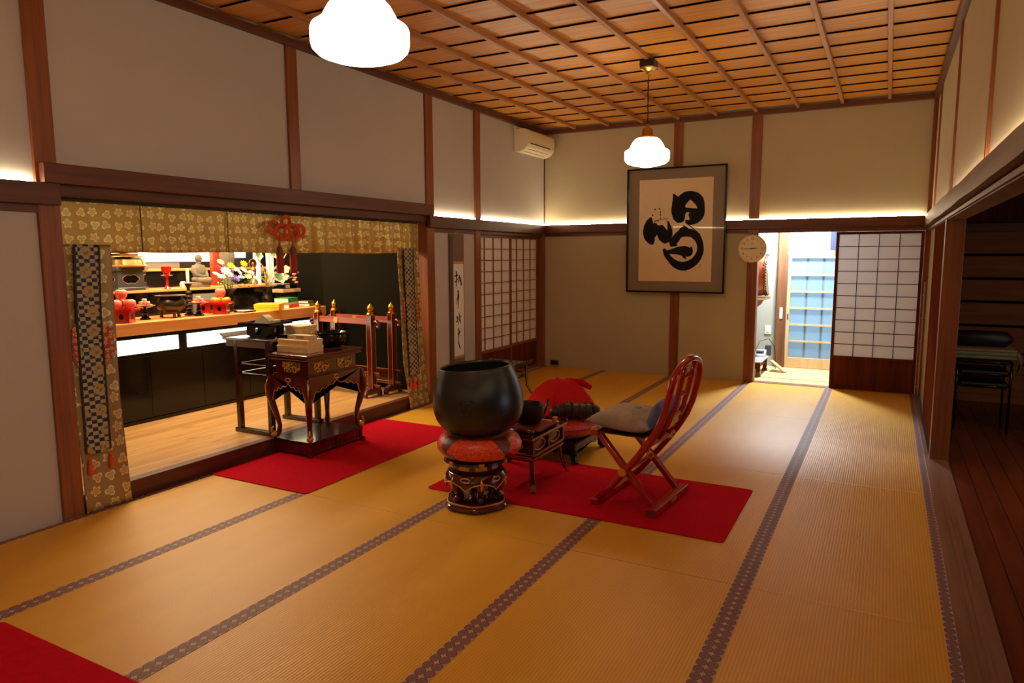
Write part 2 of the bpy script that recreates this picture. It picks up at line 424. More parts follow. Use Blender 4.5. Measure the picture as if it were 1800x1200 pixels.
# posts of the left wall
trim(MB().box(-4.50, -4.343, 2.305, 2.43, 0, 3.29), 'post', bevel=.004)
trim(MB().box(-4.47, -4.343, 4.275, 4.39, 2.14, 3.29), 'post', bevel=.004)
trim(MB().box(-4.505, -4.343, 6.19, 6.325, 0, 3.29), 'post', bevel=.004)
trim(MB().box(-4.50, -4.343, 7.185, 7.31, 0, 3.29), 'post', bevel=.004)
trim(MB().box(-4.46, -4.345, 9.02, YB, 0, 1.9), 'post', bevel=.003)
# long rails (nageshi) and lintels
trim(MB().box(-4.37, -4.30, YF, 2.415, 1.905, 2.03), 'beamy', bevel=.004)
trim(MB().box(-4.37, -4.29, 2.325, 6.25, 2.03, 2.145), 'beamy', bevel=.004)
trim(MB().box(-4.48, -4.352, 2.43, 6.19, 1.965, 2.03), 'beamy', bevel=.003)
trim(MB().box(-4.37, -4.30, 6.19, YB, 1.905, 2.03), 'beamy', bevel=.004)
trim(MB().box(-4.38, -4.347, YF, 2.31, 1.86, 1.905).box(-4.45, -4.347, 6.325, YB, 1.86, 1.905), 'beamy', bevel=.002)
trim(MB().box(-4.30, .35, 9.05, YB+.01, 1.92, 2.033), 'beamx', bevel=.004)
trim(MB().box(-4.35, .40, 9.10, YB+.06, 1.872, 1.92), 'beamx', bevel=.002)
# posts of the back wall
trim(MB().box(-2.508, -2.388, 9.098, YB+.02, 0, 3.29), 'post', bevel=.004)
trim(MB().box(-1.545, -1.422, 9.098, YB+.12, 0, 3.29), 'post', bevel=.004)
trim(MB().box(.357, .42, 9.06, YB+.12, 0, 3.29), 'post', bevel=.004)
trim(MB().box(-4.367, -4.353, 9.103, 9.118, 2.03, 3.29), 'beamx')
# door track on the back wall floor
trim(MB().box(-1.42, .357, 9.105, 9.24, -.03, .004), 'sill')
# right side: long rail, track under it, thin wall battens, posts, sill
rb = MB()
def railf(u, v):
    y_ = YF + (YB-YF)*u; sag = -.035*max(0, min(1, (7-y_)/4.5)); wv = .006*math.sin(y_*2.3)+.004*math.sin(y_*5.1)
    q = [(.402, 1.905), (.338+wv*.5, 1.905), (.334+wv*.5, 1.97), (.338+wv*.5, 2.03+sag+wv), (.402, 2.03+sag+wv)]
    i = min(4, int(round(v*4))); return (q[i][0], y_, q[i][1])
rb.grid(railf, 60, 4); trim(rb, 'beamr', smooth=True)
trim(MB().box(.385, .50, YF, YB, 1.862, 1.895).box(.372, .40, YF, YB, 1.868, 1.892), 'beamr', bevel=.002)
for yy in (9.09, 8.42, 6.27, 4.10, 1.9, -.3): trim(MB().box(.384, .402, yy-.02, yy+.02, 2.0, 3.29), 'post')
trim(MB().box(.378, .505, 6.26, 6.385, -.02, 1.87), 'post', bevel=.004)
trim(MB().box(.345, .378, 6.40, YB, -.03, .002).box(.345, .505, YF, 6.40, -.03, .001), 'sill', bevel=.002)
b = MB()
for x in (.405, .43, .455): b.box(x, x+.004, YF, 6.25, 0, .0025)
trim(b, 'sill')
# the two hall door leaves pushed back behind the post
d = struct('door_1', MB().box(.392, .418, 6.39, 7.9, .003, 1.862), 'doorwood', bevel=.002)
struct('stile', MB().box(.386, .392, 6.39, 6.45, .003, 1.862).box(.386, .392, 7.82, 7.9, .003, 1.862), 'post', d)

# ------------------------------------------------------------------ paper doors
def shoji_door(n, L, H, z_paper, rows, cols_, frame_m, paper_m, panel_m, stile=.035, boards=6, loc=(0, 0, 0), rz=0, lead=None, bar=.008, pull=None):
    """local x runs along the leaf, +y faces away from the viewer"""
    b = MB(); b.box(0, stile, 0, .03, 0, H).box(L-stile, L, 0, .03, 0, H).box(stile, L-stile, 0, .03, 0, .04).box(stile, L-stile, 0, .03, H-.03, H).box(stile, L-stile, 0, .03, z_paper-.035, z_paper)
    d = struct('door_%d' % n, b, frame_m, loc=loc, rot=(0, 0, rz), bevel=.002)
    g = MB(); x0, x1, z0, z1 = stile, L-stile, z_paper, H-.03
    xs = [x0+(x1-x0)*(i/cols_) for i in range(1, cols_)] if lead is None else [x0+lead+(x1-x0-lead)*(i/(cols_-1)) for i in range(cols_-1)]
    for x in xs: g.box(x-bar/2, x+bar/2, .006, .02, z0, z1)
    for i in range(1, rows): z = z0+(z1-z0)*i/rows; g.box(x0, x1, .007, .019, z-bar/2, z+bar/2)
    struct('lattice', g, frame_m, d)
    struct('paper', MB().box(x0, x1, .0205, .0225, z0, z1), paper_m, d)
    p = MB()
    for i in range(boards):
        a = x0+(x1-x0)*i/boards; e = x0+(x1-x0)*(i+1)/boards; p.box(a+.0015, e-.0015, .01, .022, .04, z_paper-.035)
    p.box(x0, x1, .0222, .026, .04, z_paper-.035)
    struct('lower_panel', p, panel_m, d)
    return d
shoji_door(2, .90, 1.865, .395, 10, 4, 'doorwood', 'paper', 'doorwood', .032, 5, (-.545, 9.125, .004))
# left wall pair: leaf axis along +y, seen from +x
shoji_door(3, .84, 1.853, .42, 10, 4, 'post', 'paper_left', 'doorwood', .034, 6, (-4.375, 7.312, .004), PI/2, lead=.115)
shoji_door(4, .88, 1.853, .42, 10, 4, 'post', 'paper_left', 'doorwood', .04, 6, (-4.41, 8.14, .004), PI/2)
struct('wall_passage', MB().box(-4.75, -4.65, 7.2, 9.25, -.05, 2.0).box(-4.75, -4.343, 7.2, 9.25, -.06, .0), 'plaster')

# ------------------------------------------------------------------ warm light strips on the rails
def strip(label, x0, x1, y0, y1, z=2.034):
    solo('light_strip', label, 'light', MB().box(x0, x1, y0, y1, z, z+.008), 'strip')
strip('glowing warm light strip on the rail along the back wall', -4.34, .33, 9.096, 9.106)
strip('glowing warm light strip on the left wall rail between alcove and back corner', -4.356, -4.346, 6.34, 9.09)
strip('glowing warm light strip on the left wall rail at the photo\'s left edge', -4.356, -4.346, YF+.05, 2.29)
strip('glowing warm light strip on the pale curved rail of the right wall', .386, .395, YF+.05, 9.05, 2.022)
strip('glowing warm light strip on the front wall rail', -4.3, .33, YF+.008, YF+.018)

# ------------------------------------------------------------------ the hall beyond the right side
b = MB()
xh = .505
while xh < 3.6: b.box(xh+.0015, xh+.118, YF, 9.15, -.06, -.02); xh += .12
struct('floor', b, 'hallfloor')
b = MB(); b.box(.505, 3.6, 9.15, 9.25, -.06, 2.6); struct('wall_hall_end', b, 'doorwood')
b = MB(); b.box(3.55, 3.65, YF, 9.2, -.06, 2.6).box(.52, 3.6, YF-.1, YF, -.06, 2.6); struct('wall_hall_side', b, 'doorwood')
struct('ceiling', MB().box(.52, 3.65, YF, 9.25, 2.5, 2.6), 'dark')
d = struct('door_5', MB().box(.52, 3.4, 9.115, 9.148, -.018, 1.84), wood('hall_door_wood', S(140, 76, 36), S(170, 98, 50), 'x', 18, .6, spec=.2))
b = MB()
for z in (.83, 1.09, 1.34, 1.595): b.box(.52, 3.4, 9.10, 9.116, z-.014, z+.014)
struct('crossbar', b, 'dark', d)
trim(MB().box(.52, 3.5, 9.06, 9.15, 1.84, 1.93), 'beamx', bevel=.003)
b = MB(); b.box(3.50, 3.545, 4.1, 5.5, .45, .52).box(3.50, 3.545, 4.1, 5.5, 1.55, 1.62).box(3.50, 3.545, 4.1, 4.15, .52, 1.55).box(3.50, 3.545, 5.45, 5.5, .52, 1.55)
d = struct('added_window_1', b, 'doorwood')  # unseen window, added to give the bell its cool highlight
struct('pane', MB().box(3.52, 3.535, 4.15, 5.45, .52, 1.55), mat('added_window_pane', (.6, .7, .85), .5, emit=3.8, ecol=(.66, .80, 1)), d)
# ================================================================== THE CORRIDOR BEHIND THE OPEN DOOR
b = MB(); b.box(-3.0, -1.20, 9.24, 10.7, -.05, 0).box(-1.2, 1.2, 9.24, 10.7, -.05, 0)
M['mat2'] = mat('pale_tatami', S(200, 176, 122), .6, vary=(3, .05), bump=(200, .2, .002))
struct('floor', b, 'mat2')
trim(MB().box(-3, 1.2, 9.545, 9.56, 0, .002), 'sill')
M['cwall'] = mat('corridor_plaster', (.44, .43, .36), .9)
b = MB(); b.box(-3.0, -1.36, 10.6, 10.7, 0, 2.5).box(-1.36, 1.2, 10.6, 10.7, 1.66, 2.5).box(-.3, 1.2, 10.6, 10.7, 0, 1.66)
b.box(-3.1, -3.0, 9.2, 10.7, 0, 2.5).box(1.2, 1.3, 9.2, 10.7, 0, 2.5).box(-3, 1.2, 9.24, 9.25, 1.93, 2.5)
struct('wall_corridor', b, 'cwall')
struct('ceiling', MB().box(-3.1, 1.3, 9.238, 10.75, 2.45, 2.5), 'cwall')
M['oldpost'] = wood('weathered_post', S(96, 58, 38), S(140, 92, 58), 'z', 20, .5)
trim(MB().box(-1.36, -1.235, 10.52, 10.6, 0, 2.4), 'oldpost', bevel=.003)
trim(MB().box(-1.235, 1.0, 10.55, 10.61, 1.60, 1.66), 'hinoki')
M['blond'] = wood('blond_wood', S(206, 164, 110), S(226, 190, 140), 'z', 18, .5)
d = struct('door_6', MB().box(-1.23, -1.185, 10.55, 10.585, .003, 1.60).box(-.56, -.515, 10.55, 10.585, .003, 1.60).box(-1.185, -.56, 10.55, 10.585, .003, .15).box(-1.185, -.56, 10.55, 10.585, 1.555, 1.60), 'blond', bevel=.002)
b = MB()
for i in range(1, 6): z = .15+1.405*i/6; b.box(-1.185, -.56, 10.553, 10.578, z-.011, z+.011)
struct('lattice', b, 'blond', d)
b = MB()
for i in (1, 2): x = -1.185+.625*i/3; b.box(x-.012, x+.012, 10.584, 10.60, .15, 1.555)
struct('rear_bar', b, 'blond', d)
struct('pane', MB().box(-1.185, -.56, 10.579, 10.583, .15, 1.555), 'frost', d)
struct('door_pull', MB().box(-1.215, -1.2, 10.547, 10.551, .69, .77), 'blkm', d)
solo('pillar_plate', 'white switch plate on the old brown post beside the glass door', 'switch', MB().box(-1.315, -1.275, 10.512, 10.521, .70, .86), 'white', bevel=.003)
o = thing('wall_socket', 'square white plate on the corridor wall left of the old post', 'switch', (-1.475, 10.597, .525))
obj('plate', MB().box(-.045, .045, -.008, .002, -.06, .06), 'white', o, bevel=.003); obj('rocker', MB().box(-.018, .018, -.012, -.008, -.03, .03), 'white', o, bevel=.002)
solo('hanging_banner', 'dark blue cloth with white mark hanging at top of the corridor', 'banner', MB().box(-.70, -.50, 10.50, 10.504, 1.66, 2.0), mat('indigo_cloth', S(60, 66, 92), .9))
# drum on its bracket
def drum():
    c = Vector((-1.62, 10.05, 1.33)); t = thing('drum', 'large red-brown drum with white skin, mounted high in the bright corridor', 'drum', c)
    M['drumw'] = wood('drum_wood', S(150, 62, 28), S(186, 88, 44), 'x', 12, .25, .4)
    prof = [(.255, -.22), (.285, -.12), (.295, 0), (.285, .12), (.255, .22)]
    ry = Matrix.Rotation(PI/2, 4, 'Y')
    obj('drum_body', MB().lathe(prof, 40).xf(ry), 'drumw', t, smooth=True)
    obj('drumhead', MB().lathe([(.262, .195), (.268, .22), (.258, .238), (0, .243)], 40).xf(ry), 'paperw', t, smooth=True)
    b = MB()
    for i in range(44):
        for k, r_ in ((.2, .273), (.175, .279)):
            a = 2*PI*(i+.5*(k < .19))/44; b.ball((k, r_*math.cos(a), r_*math.sin(a)), .009, 6, 4)
    obj('tack', b, 'blkm', t)
    s = thing('drum_shelf', 'pale wooden bracket shelf under the large drum', 'shelf', (-1.62, 10.05, 1.03))
    obj('board', MB().box(-.3, .21, -.2, .25, -.03, -.002), 'hinoki', s, bevel=.003)
    obj('bracket', MB().prism([(-.3, -.36), (-.3, -.03), (.16, -.03), (.12, -.1), (0, -.2), (-.12, -.33), (-.2, -.36)], 'y', -.02, .02), 'drumw', s)
    obj('hanger', MB().prism([(-.3, .0), (-.3, -.03), (.0, -.03)], 'y', .23, .25), 'drumw', s)
drum()
# low table with office things
t = thing('low_table', 'low dark wooden table with white top in the corridor', 'table', (-1.56, 9.85, 0))
obj('tabletop', MB().box(-.28, .17, -.33, .33, .19, .21), 'paperw', t, bevel=.003)
for sx, sy in ((-.24, -.28), (.13, -.28), (-.24, .28), (.13, .28)):
    obj('leg', MB().box(sx-.025, sx+.025, sy-.025, sy+.025, .03, .19).box(sx-.035, sx+.035, sy-.035, sy+.035, 0, .03), 'lacqd', t)
obj('apron', MB().box(-.25, .14, -.30, -.285, .10, .19).box(.125, .14, -.28, .28, .12, .19), 'lacqd', t)
solo('papers', 'loose white and grey papers on the low corridor table', 'papers', MB().box(-1.56, -1.42, 9.56, 9.72, .2105, .218).box(-1.6, -1.45, 9.6, 9.8, .2185, .226), mat('grey_print', S(190, 190, 205), .7, vary=(60, .3)))
o = thing('desk_phone', 'grey desk phone with dark handset on the low corridor table', 'phone', (-1.50, 10.02, .2105))
obj('phone_body', MB().prism([(-.09, 0), (.09, 0), (.09, .09), (-.09, .03)], 'x', -.09, .09), mat('phone_grey', S(180, 186, 190), .4), o, bevel=.006)
obj('handset', MB().tube([(-.075, -.06, .055), (-.075, 0, .085), (-.075, .07, .11)], [.02, .014, .02], 8), 'blkm', o, smooth=True)
obj('keypad', MB().box(-.03, .07, -.04, .04, .066, .072), 'blkm', o, rot=(.15, 0, 0))
solo('charger_box', 'dark blue grey device with round fan behind the phone', 'device', MB().box(-1.44, -1.36, 10.13, 10.21, .2105, .36), mat('slate', S(70, 78, 92), .5), bevel=.01)
solo('cable', 'thin black cable arching over the corridor table to the floor', 'cable', MB().tube([(-1.54, 10.0, .30), (-1.50, 10.1, .42), (-1.40, 10.2, .44), (-1.33, 10.25, .33), (-1.31, 10.27, .15), (-1.31, 10.3, .006)], .005, 6), 'blkm', smooth=True)
o = thing('pink_case', 'small pink and teal box on the white corridor table', 'box', (-1.535, 9.88, .2105))
obj('body', MB().box(-.035, .035, -.03, .03, 0, .025), mat('pink', S(220, 90, 120), .5), o, bevel=.003); obj('lid', MB().box(-.036, .036, -.031, .031, .025, .045), mat('teal', S(90, 170, 190), .5), o, bevel=.003)
o = thing('wooden_wedge', 'pale wooden folding stand on the corridor floor beside the table', 'stand', (-1.24, 10.08, 0))
obj('leaf', MB().bar((-.11, .03, .15), (.09, -.03, .012), .08, .02), 'blond', o, bevel=.003); obj('foot', MB().bar((-.1, .03, .012), (.06, -.02, .012), .07, .016), 'hinoki', o, bevel=.003)

# ================================================================== LAMPS, AIR CONDITIONER, CLOCK, PICTURE, SCROLL
def lamp(label, loc):
    t = thing('pendant_lamp', label, 'lamp', loc, 0, 'opal pendant lamps')
    prof = [(.0, .0), (.05, .003), (.08, .010), (.13, .020), (.175, .036), (.196, .056), (.202, .078), (.203, .128), (.197, .143), (.182, .153), (.166, .160), (.157, .170), (.145, .195), (.128, .224), (.108, .246), (.088, .258), (.07, .262)]
    obj('shade', MB().lathe(prof, 48), 'shade', t, smooth='all')
    obj('collar', MB().lathe([(.092, .245), (.094, .25), (.094, .268), (.088, .272), (.05, .276), (.048, .33), (.04, .345), (.018, .35), (.012, .38), (0, .38)], 32), 'brass', t, smooth=True)
    H = 3.315-loc[2]
    b = MB(); z = .375
    for i in range(int((H-.13-z)/.026)):
        a = i % 2; zz = z+.026*i
        ring = [((.0065*math.cos(q))*(1-a), (.0065*math.cos(q))*a, zz+.013+.017*math.sin(q)) for q in [2*PI*k/10 for k in range(10)]]
        b.tube(ring, .0022, 5, closed=True)
    b.tube([(.004*math.cos(i*.9), .004*math.sin(i*.9), z+(H-.1-z)*i/30) for i in range(31)], .003, 6)
    obj('chain', b, 'brz2', t, smooth=True)
    obj('ceiling_rose', MB().lathe([(.0, H-.115), (.022, H-.112), (.028, H-.09), (.045, H-.075), (.075, H-.06), (.078, H-.05), (.0, H-.05)], 32), 'brass', t, smooth=True)
    obj('rose_block', MB().cbox((0, 0, H-.02), (.13, .13, .062)), 'blkm', t, bevel=.003)
    return t
l1 = lamp('lit opal glass pendant lamp, the nearer and larger one at top of photo', (-1.975, 2.36, 2.395))
lamp('lit opal glass pendant lamp hanging by a chain in front of the framed calligraphy', (-1.975, 6.28, 2.395))

o = thing('air_conditioner', 'cream wall air conditioner high in the back left corner', 'air conditioner', (-4.362, 8.24, 2.955))
prof = [(0, .0), (.06, -.004), (.12, .012), (.17, .05), (.19, .09), (.192, .20), (.18, .255), (.14, .285), (.0, .29)]
obj('body', MB().prism([(x, z) for x, z in prof], 'y', 0, .80), 'ac', o, bevel=.006)
obj('air_slot', MB().bar((.1895, .06, .098), (.1895, .66, .098), .004, .014, (0, 0, 1)), 'seam', o)
obj('louvre', MB().bar((.150, .05, .031), (.150, .66, .031), .003, .004).bar((.10, .05, .003), (.10, .66, .003), .003, .004), 'seam', o)
obj('wall_plate', MB().box(0, .012, -.03, .85, .0, .32), 'white', o)

# clock
o = thing('wall_clock', 'round cream wall clock reading a quarter to three, on post beside open door', 'clock', (-1.485, 9.062, 1.68))
rx = Matrix.Rotation(PI/2, 4, 'X')
obj('case', MB().lathe([(0, -.034), (.165, -.034), (.171, -.02), (.171, .0), (.16, .006), (.152, .0)], 48).xf(rx), mat('clock_case', S(226, 206, 160), .4), o, smooth=True)
obj('dial', MB().lathe([(0, .001), (.154, .001), (.154, .003), (0, .003)], 48).xf(rx), mat('clock_dial', S(236, 222, 186), .6), o)
for k in range(1, 13):
    b = MB(); me = text_mesh(str(k), .042); a = PI/2-2*PI*k/12
    me.transform(Matrix.Translation((.122*math.cos(a), -.0045, .122*math.sin(a))) @ Matrix.Rotation(PI/2, 4, 'X')); b.b.from_mesh(me); obj('numeral', b, 'ink', o)
b = MB().box(-.018, .018, -.0048, -.0044, .057, .062)
obj('dial_mark', b, 'ink', o)
obj('minute_hand', MB().prism([(.02, -.004), (-.105, -.0022), (-.105, .0022), (.02, .004)], 'y', -.009, -.007), 'ink', o)
obj('hour_hand', MB().prism([(-.02, -.006), (.068, .004), (.066, .011), (-.02, .004)], 'y', -.0115, -.0095), 'ink', o)
obj('hub', MB().lathe([(0, .003), (.007, .003), (.007, .014), (0, .014)], 16).xf(rx), 'ink', o)

# framed calligraphy
FX0, FX1, FZ0, FZ1 = -3.09, -1.80, 1.115, 2.725
o = thing('framed_calligraphy', 'large black framed ink calligraphy with grey mount on the back wall', 'picture', ((FX0+FX1)/2, 9.040, FZ0), rot=(math.radians(.85), 0, 0))
Wd, Hd = FX1-FX0, FZ1-FZ0
b = MB(); hw = Wd/2
b.box(-hw, -hw+.022, -.03, .012, 0, Hd).box(hw-.022, hw, -.03, .012, 0, Hd).box(-hw+.022, hw-.022, -.03, .012, 0, .022).box(-hw+.022, hw-.022, -.03, .012, Hd-.022, Hd)
obj('frame', b, 'blk', o, bevel=.003)
M['mount'] = mat('grey_mount', S(132, 116, 96), .55, coat=.5, vary=(160, .06)); M['art'] = mat('art_paper', S(226, 204, 168), .6, coat=.5, vary=(8, .02))
for q in ('mount', 'art'): M[q].node_tree.nodes['Principled BSDF'].inputs['Coat Roughness'].default_value = .02
obj('mount', MB().box(-hw+.02, hw-.02, -.008, .01, .02, Hd-.02), 'mount', o)
PX0, PX1, PZ0, PZ1 = -.478, .478, .15, 1.462
obj('paper', MB().box(PX0, PX1, -.0105, -.008, PZ0, PZ1), 'art', o)
def pc(x, y, wd): return (PX0+(x-212)/600*(PX1-PX0), PZ1-(y-212)/820*(PZ1-PZ0), wd/600*(PX1-PX0))
STK = ([(497, 335, 12), (512, 365, 45), (535, 420, 100), (540, 470, 120), (545, 515, 95), (560, 530, 60)],
           [(545, 385, 60), (590, 350, 60), (645, 350, 70), (695, 385, 82), (718, 440, 60), (712, 500, 68), (680, 540, 62), (630, 560, 40), (600, 545, 14)],
           [(560, 470, 70), (610, 462, 36), (660, 470, 40), (710, 478, 50)], [(640, 500, 40), (665, 520, 70), (690, 500, 70)], [(560, 420, 60), (600, 370, 60), (640, 350, 55)],
           [(312, 515, 12), (300, 555, 60), (288, 600, 78), (296, 655, 92), (315, 700, 64), (328, 724, 20)],
           [(330, 590, 60), (370, 612, 70), (410, 640, 80), (455, 655, 60)], [(400, 600, 50), (412, 650, 92), (425, 695, 58), (440, 718, 18)],
           [(455, 552, 14), (468, 600, 34), (472, 650, 44), (458, 705, 30)], [(345, 575, 40), (348, 620, 56), (340, 665, 30)],
           [(482, 735, 18), (500, 715, 60), (520, 690, 66), (550, 655, 60), (600, 640, 66), (655, 650, 62), (700, 690, 58), (720, 745, 52), (718, 800, 56), (690, 855, 62), (640, 895, 70), (580, 910, 72), (520, 890, 62), (475, 850, 46), (448, 815, 44), (430, 780, 30)],
           [(545, 660, 30), (575, 620, 50), (610, 615, 30), (580, 585, 8)],
           [(460, 795, 30), (500, 790, 46), (550, 785, 66), (600, 790, 84), (630, 795, 66), (650, 760, 14)], [(590, 830, 26), (608, 850, 8)], [(525, 740, 20), (485, 740, 26)],
           [(600, 560, 10), (660, 610, 7), (720, 660, 5)], [(340, 545, 8), (400, 532, 5), (455, 524, 4)],
           [(610, 930, 30), (590, 925, 40)], [(730, 660, 3), (742, 720, 3)])
for grp in (range(0, 5), range(5, 10), range(10, 18)):
    b = MB()
    for i in grp: stroke(b, [pc(*p) for p in STK[i]], -.0118, -.0105, 'y')
    obj('brush_stroke', b, 'ink', o)
b = MB()
for x, y, r in ((345, 450, 7), (382, 447, 7), (391, 470, 6), (392, 495, 6), (326, 497, 7), (390, 482, 4), (392, 520, 6), (372, 548, 5), (440, 540, 4)):
    a, c_, w_ = pc(x, y, r*2); b.prism([(a+w_/2*math.cos(2*PI*i/8), c_+w_/2*math.sin(2*PI*i/8)) for i in range(8)], 'y', -.0118, -.0105)
obj('ink_spatter', b, 'ink', o)
b = MB(); a, c_, w_ = pc(720, 905, 26)
b.box(a-.02, a-.017, -.0115, -.0105, c_-.022, c_+.022).box(a+.017, a+.02, -.0115, -.0105, c_-.022, c_+.022).box(a-.017, a+.017, -.0115, -.0105, c_-.022, c_-.019).box(a-.017, a+.017, -.0115, -.0105, c_+.019, c_+.022)
for i in range(3): b.box(a-.012, a+.012, -.0115, -.0105, c_-.012+i*.01, c_-.008+i*.01)
obj('seal_mark', b, mat('seal_ink', S(170, 140, 116), .7), o)

# hanging scroll on the left wall
o = thing('hanging_scroll', 'tall brown hanging scroll with four brushed characters on the left wall', 'scroll', (-4.345, 6.765, .36))
M['scrollcloth'] = mat('scroll_cloth', S(120, 98, 84), .85, vary=(40, .06)); M['scrolltrim'] = mat('scroll_trim', S(196, 150, 62), .6)
obj('mounting', MB().box(-.003, .001, -.15, .15, 0, 1.49), 'scrollcloth', o)
obj('side_band', MB().box(-.0025, .0015, -.15, -.075, .02, 1.48), mat('scroll_dark', S(98, 78, 66), .85), o)
obj('writing_paper', MB().box(.0011, .0025, -.075, .135, .09, 1.15), 'paperw', o)
for z in (.06, 1.15): obj('trim_band', MB().box(.0011, .0022, -.075, .135, z, z+.03), 'scrolltrim', o)
obj('roller', MB().tube([(.008, -.165, 0), (.008, .165, 0)], .011, 10), 'lacqb', o, smooth=True)
obj('hanging_cord', MB().tube([(.0, -.08, 1.49), (.003, 0, 1.515), (.0, .08, 1.49)], .003, 6), 'scrolltrim', o)
def sc_(x, y, wd): return (-.075+(x-157)/78*.21, 1.15-(y-368)/676*1.06, wd/78*.21*.8)
STK = ([(178, 425, 8), (180, 470, 7), (176, 530, 5)], [(166, 455, 6), (190, 448, 4)], [(166, 500, 5), (188, 480, 4)], [(195, 470, 4), (205, 455, 6), (196, 500, 5)], [(212, 470, 6), (216, 520, 9)], [(205, 495, 4), (212, 480, 5)],
           [(186, 565, 4), (192, 570, 8), (186, 620, 6), (180, 660, 3)], [(192, 580, 5), (196, 610, 5), (188, 690, 4)], [(178, 625, 3), (196, 610, 3)],
           [(176, 760, 4), (184, 755, 7), (180, 790, 5)], [(172, 790, 4), (185, 780, 3)], [(196, 725, 3), (200, 760, 6), (206, 800, 5)], [(192, 770, 3), (214, 752, 4)], [(200, 770, 4), (188, 810, 3)],
           [(190, 840, 5), (195, 870, 8), (190, 900, 6)], [(184, 880, 3), (205, 866, 4)], [(192, 890, 5), (188, 930, 5), (195, 970, 6), (203, 995, 4)])
for grp in (range(0, 6), range(6, 9), range(9, 14), range(14, 17)):
    b = MB()
    for i in grp: stroke(b, [(sc_(*p)[0], sc_(*p)[1], sc_(*p)[2]*1.35) for p in STK[i]], .0025, .0032, 'x')
    obj('brushed_character', b, 'ink', o)
o = thing('floor_socket', 'small dark outlet box low on the back wall near left corner', 'outlet', (-4.19, 9.117, .035))
obj('box', MB().box(-.055, .055, -.03, 0, 0, .06), mat('dark_metal', S(70, 62, 48), .5, .5), o, bevel=.004); obj('plug', MB().box(.01, .075, -.055, -.03, .005, .035), 'blkm', o, bevel=.004)

# ================================================================== THE ALTAR ALCOVE
ZA = .115
b = MB(); xx = -7.0
while xx < -4.46: b.box(xx+.001, min(xx+.129, -4.45), 2.2, 6.2, ZA-.05, ZA); xx += .13
struct('floor', b, 'altarfloor')
trim(MB().box(-4.45, -4.372, 2.43, 6.19, -.02, ZA+.003), 'beamy', bevel=.004)
struct('wall_alcove_right', MB().box(-5.86, -4.47, 6.2, 6.26, 0, 2.45).box(-7.1, -5.84, 6.45, 6.5, 0, 2.45).box(-5.86, -5.82, 6.26, 6.5, 0, 2.45), mat('dark_panel', (.010, .0085, .0045), .85, spec=.04))
struct('wall_alcove_back', MB().box(-7.1, -7.0, 2.1, 6.5, 0, 2.45), 'blkm'); struct('wall_alcove_left', MB().box(-7.1, -4.47, 2.1, 2.2, 0, 2.45), 'blkm')
struct('ceiling', MB().box(-7.1, -4.5, 2.1, 6.5, 2.42, 2.47), 'blkm')
# black cabinet with lit slots
o = thing('altar_cabinet', 'long black lacquered cabinet below the wooden altar counter', 'cabinet', (-5.83, 4.5, ZA))
obj('carcase', MB().box(-.55, -.012, -1.7, 1.68, .0, .798), 'blk', o)
for i in range(6):
    y0 = -1.68+.556*i; obj('door', MB().box(-.012, 0, y0+.002, y0+.554, .05, .60), 'blk', o, bevel=.002)
for y0, y1 in ((-1.5, -.265), (-.165, 1.45)): obj('light_panel', MB().box(-.012, .002, y0, y1, .633, .762), 'glow', o)
obj('plinth_rail', MB().box(-.012, .006, -1.68, 1.68, .0, .03), 'blk', o)
solo('altar_counter', 'thick orange-toned wooden counter carrying the offerings', 'counter', MB().box(-.58, 0, -1.7, 1.68, 0, .108), 'altarwood', loc=(-5.80, 4.5, .9165), bevel=.006)
ZL = 1.0245
# upper tiers
o = thing('upper_shelf', 'wooden shelf behind the offerings, second step of the altar', 'shelf', (-6.35, 4.5, ZL))
obj('board', MB().box(-.45, 0, -1.7, 1.66, .232, .256), 'altarwood', o, bevel=.003); obj('riser', MB().box(-.45, -.05, -1.7, 1.66, 0, .232), 'blk', o)
ZU = ZL+.2565
o = thing('top_shelf', 'narrow wooden ledge at the back of the altar, third step', 'shelf', (-6.80, 4.5, ZU-.25))
obj('board', MB().box(-.19, 0, -1.7, 1.9, .42, .445), 'altarwood', o, bevel=.003); obj('riser', MB().box(-.18, -.03, -1.7, 1.9, 0, .42), 'blk', o)
obj('grey_backboard', MB().box(-.17, -.15, -1.7, .62, .445, .51), mat('grey_board', S(120, 116, 108), .6), o)
y0, y1, y2, y3 = (at(q, 455, 'x', -6.93).y for q in (262, 371, 408, 433))
o = thing('lit_wall_panel', 'glowing white wall panel high at the back of the altar', 'light panel', (-6.94, 0, 1.55))
obj('panel', MB().box(-.02, 0, y0-.7, y1, .0, .55), 'glow', o)
obj('panel', MB().box(-.02, 0, y2, y3, .04, .55), 'glow', o)
for i, (u0, u1, vb) in enumerate(((448, 459, 490), (470, 482, 485), (496, 503, 488))):
    p0, p1 = at(u0, vb, 'x', -6.77), at(u1, vb, 'x', -6.77)
    zb = 1.2815 if p0.z < 1.3 else p0.z
    solo('lit_strip', ['white glowing panel strip beside the golden figure', 'white glowing panel strip behind the lotus stem', 'narrow white glowing panel strip right of the lotus'][i], 'light panel', MB().box(-6.785, -6.77, p0.y, p1.y, 1.2815, 1.95), mat('lit_strip_panel', (.9, .86, .74), .6, emit=.9, ecol=(1, .92, .74)))
pa = at(380, 455, 'x', -6.75)
solo('red_pillar', 'red-orange wooden pillar standing behind the seated statue', 'pillar', MB().box(-6.80, -6.74, pa.y-.05, pa.y+.05, 1.2815, 2.3), wood('red_wood', S(170, 60, 34), S(196, 80, 48), 'z'))
pa = at(400, 470, 'x', -6.62)
o = thing('grey_vessel', 'smooth grey rounded vessel partly hidden behind the bouquet', 'vessel', (-6.62, pa.y, ZU))
obj('body', MB().lathe([(0, 0), (.06, 0), (.065, .06), (.06, .2), (.075, .27), (.085, .34), (.06, .42), (0, .43)], 24), 'stone', o, smooth=True)
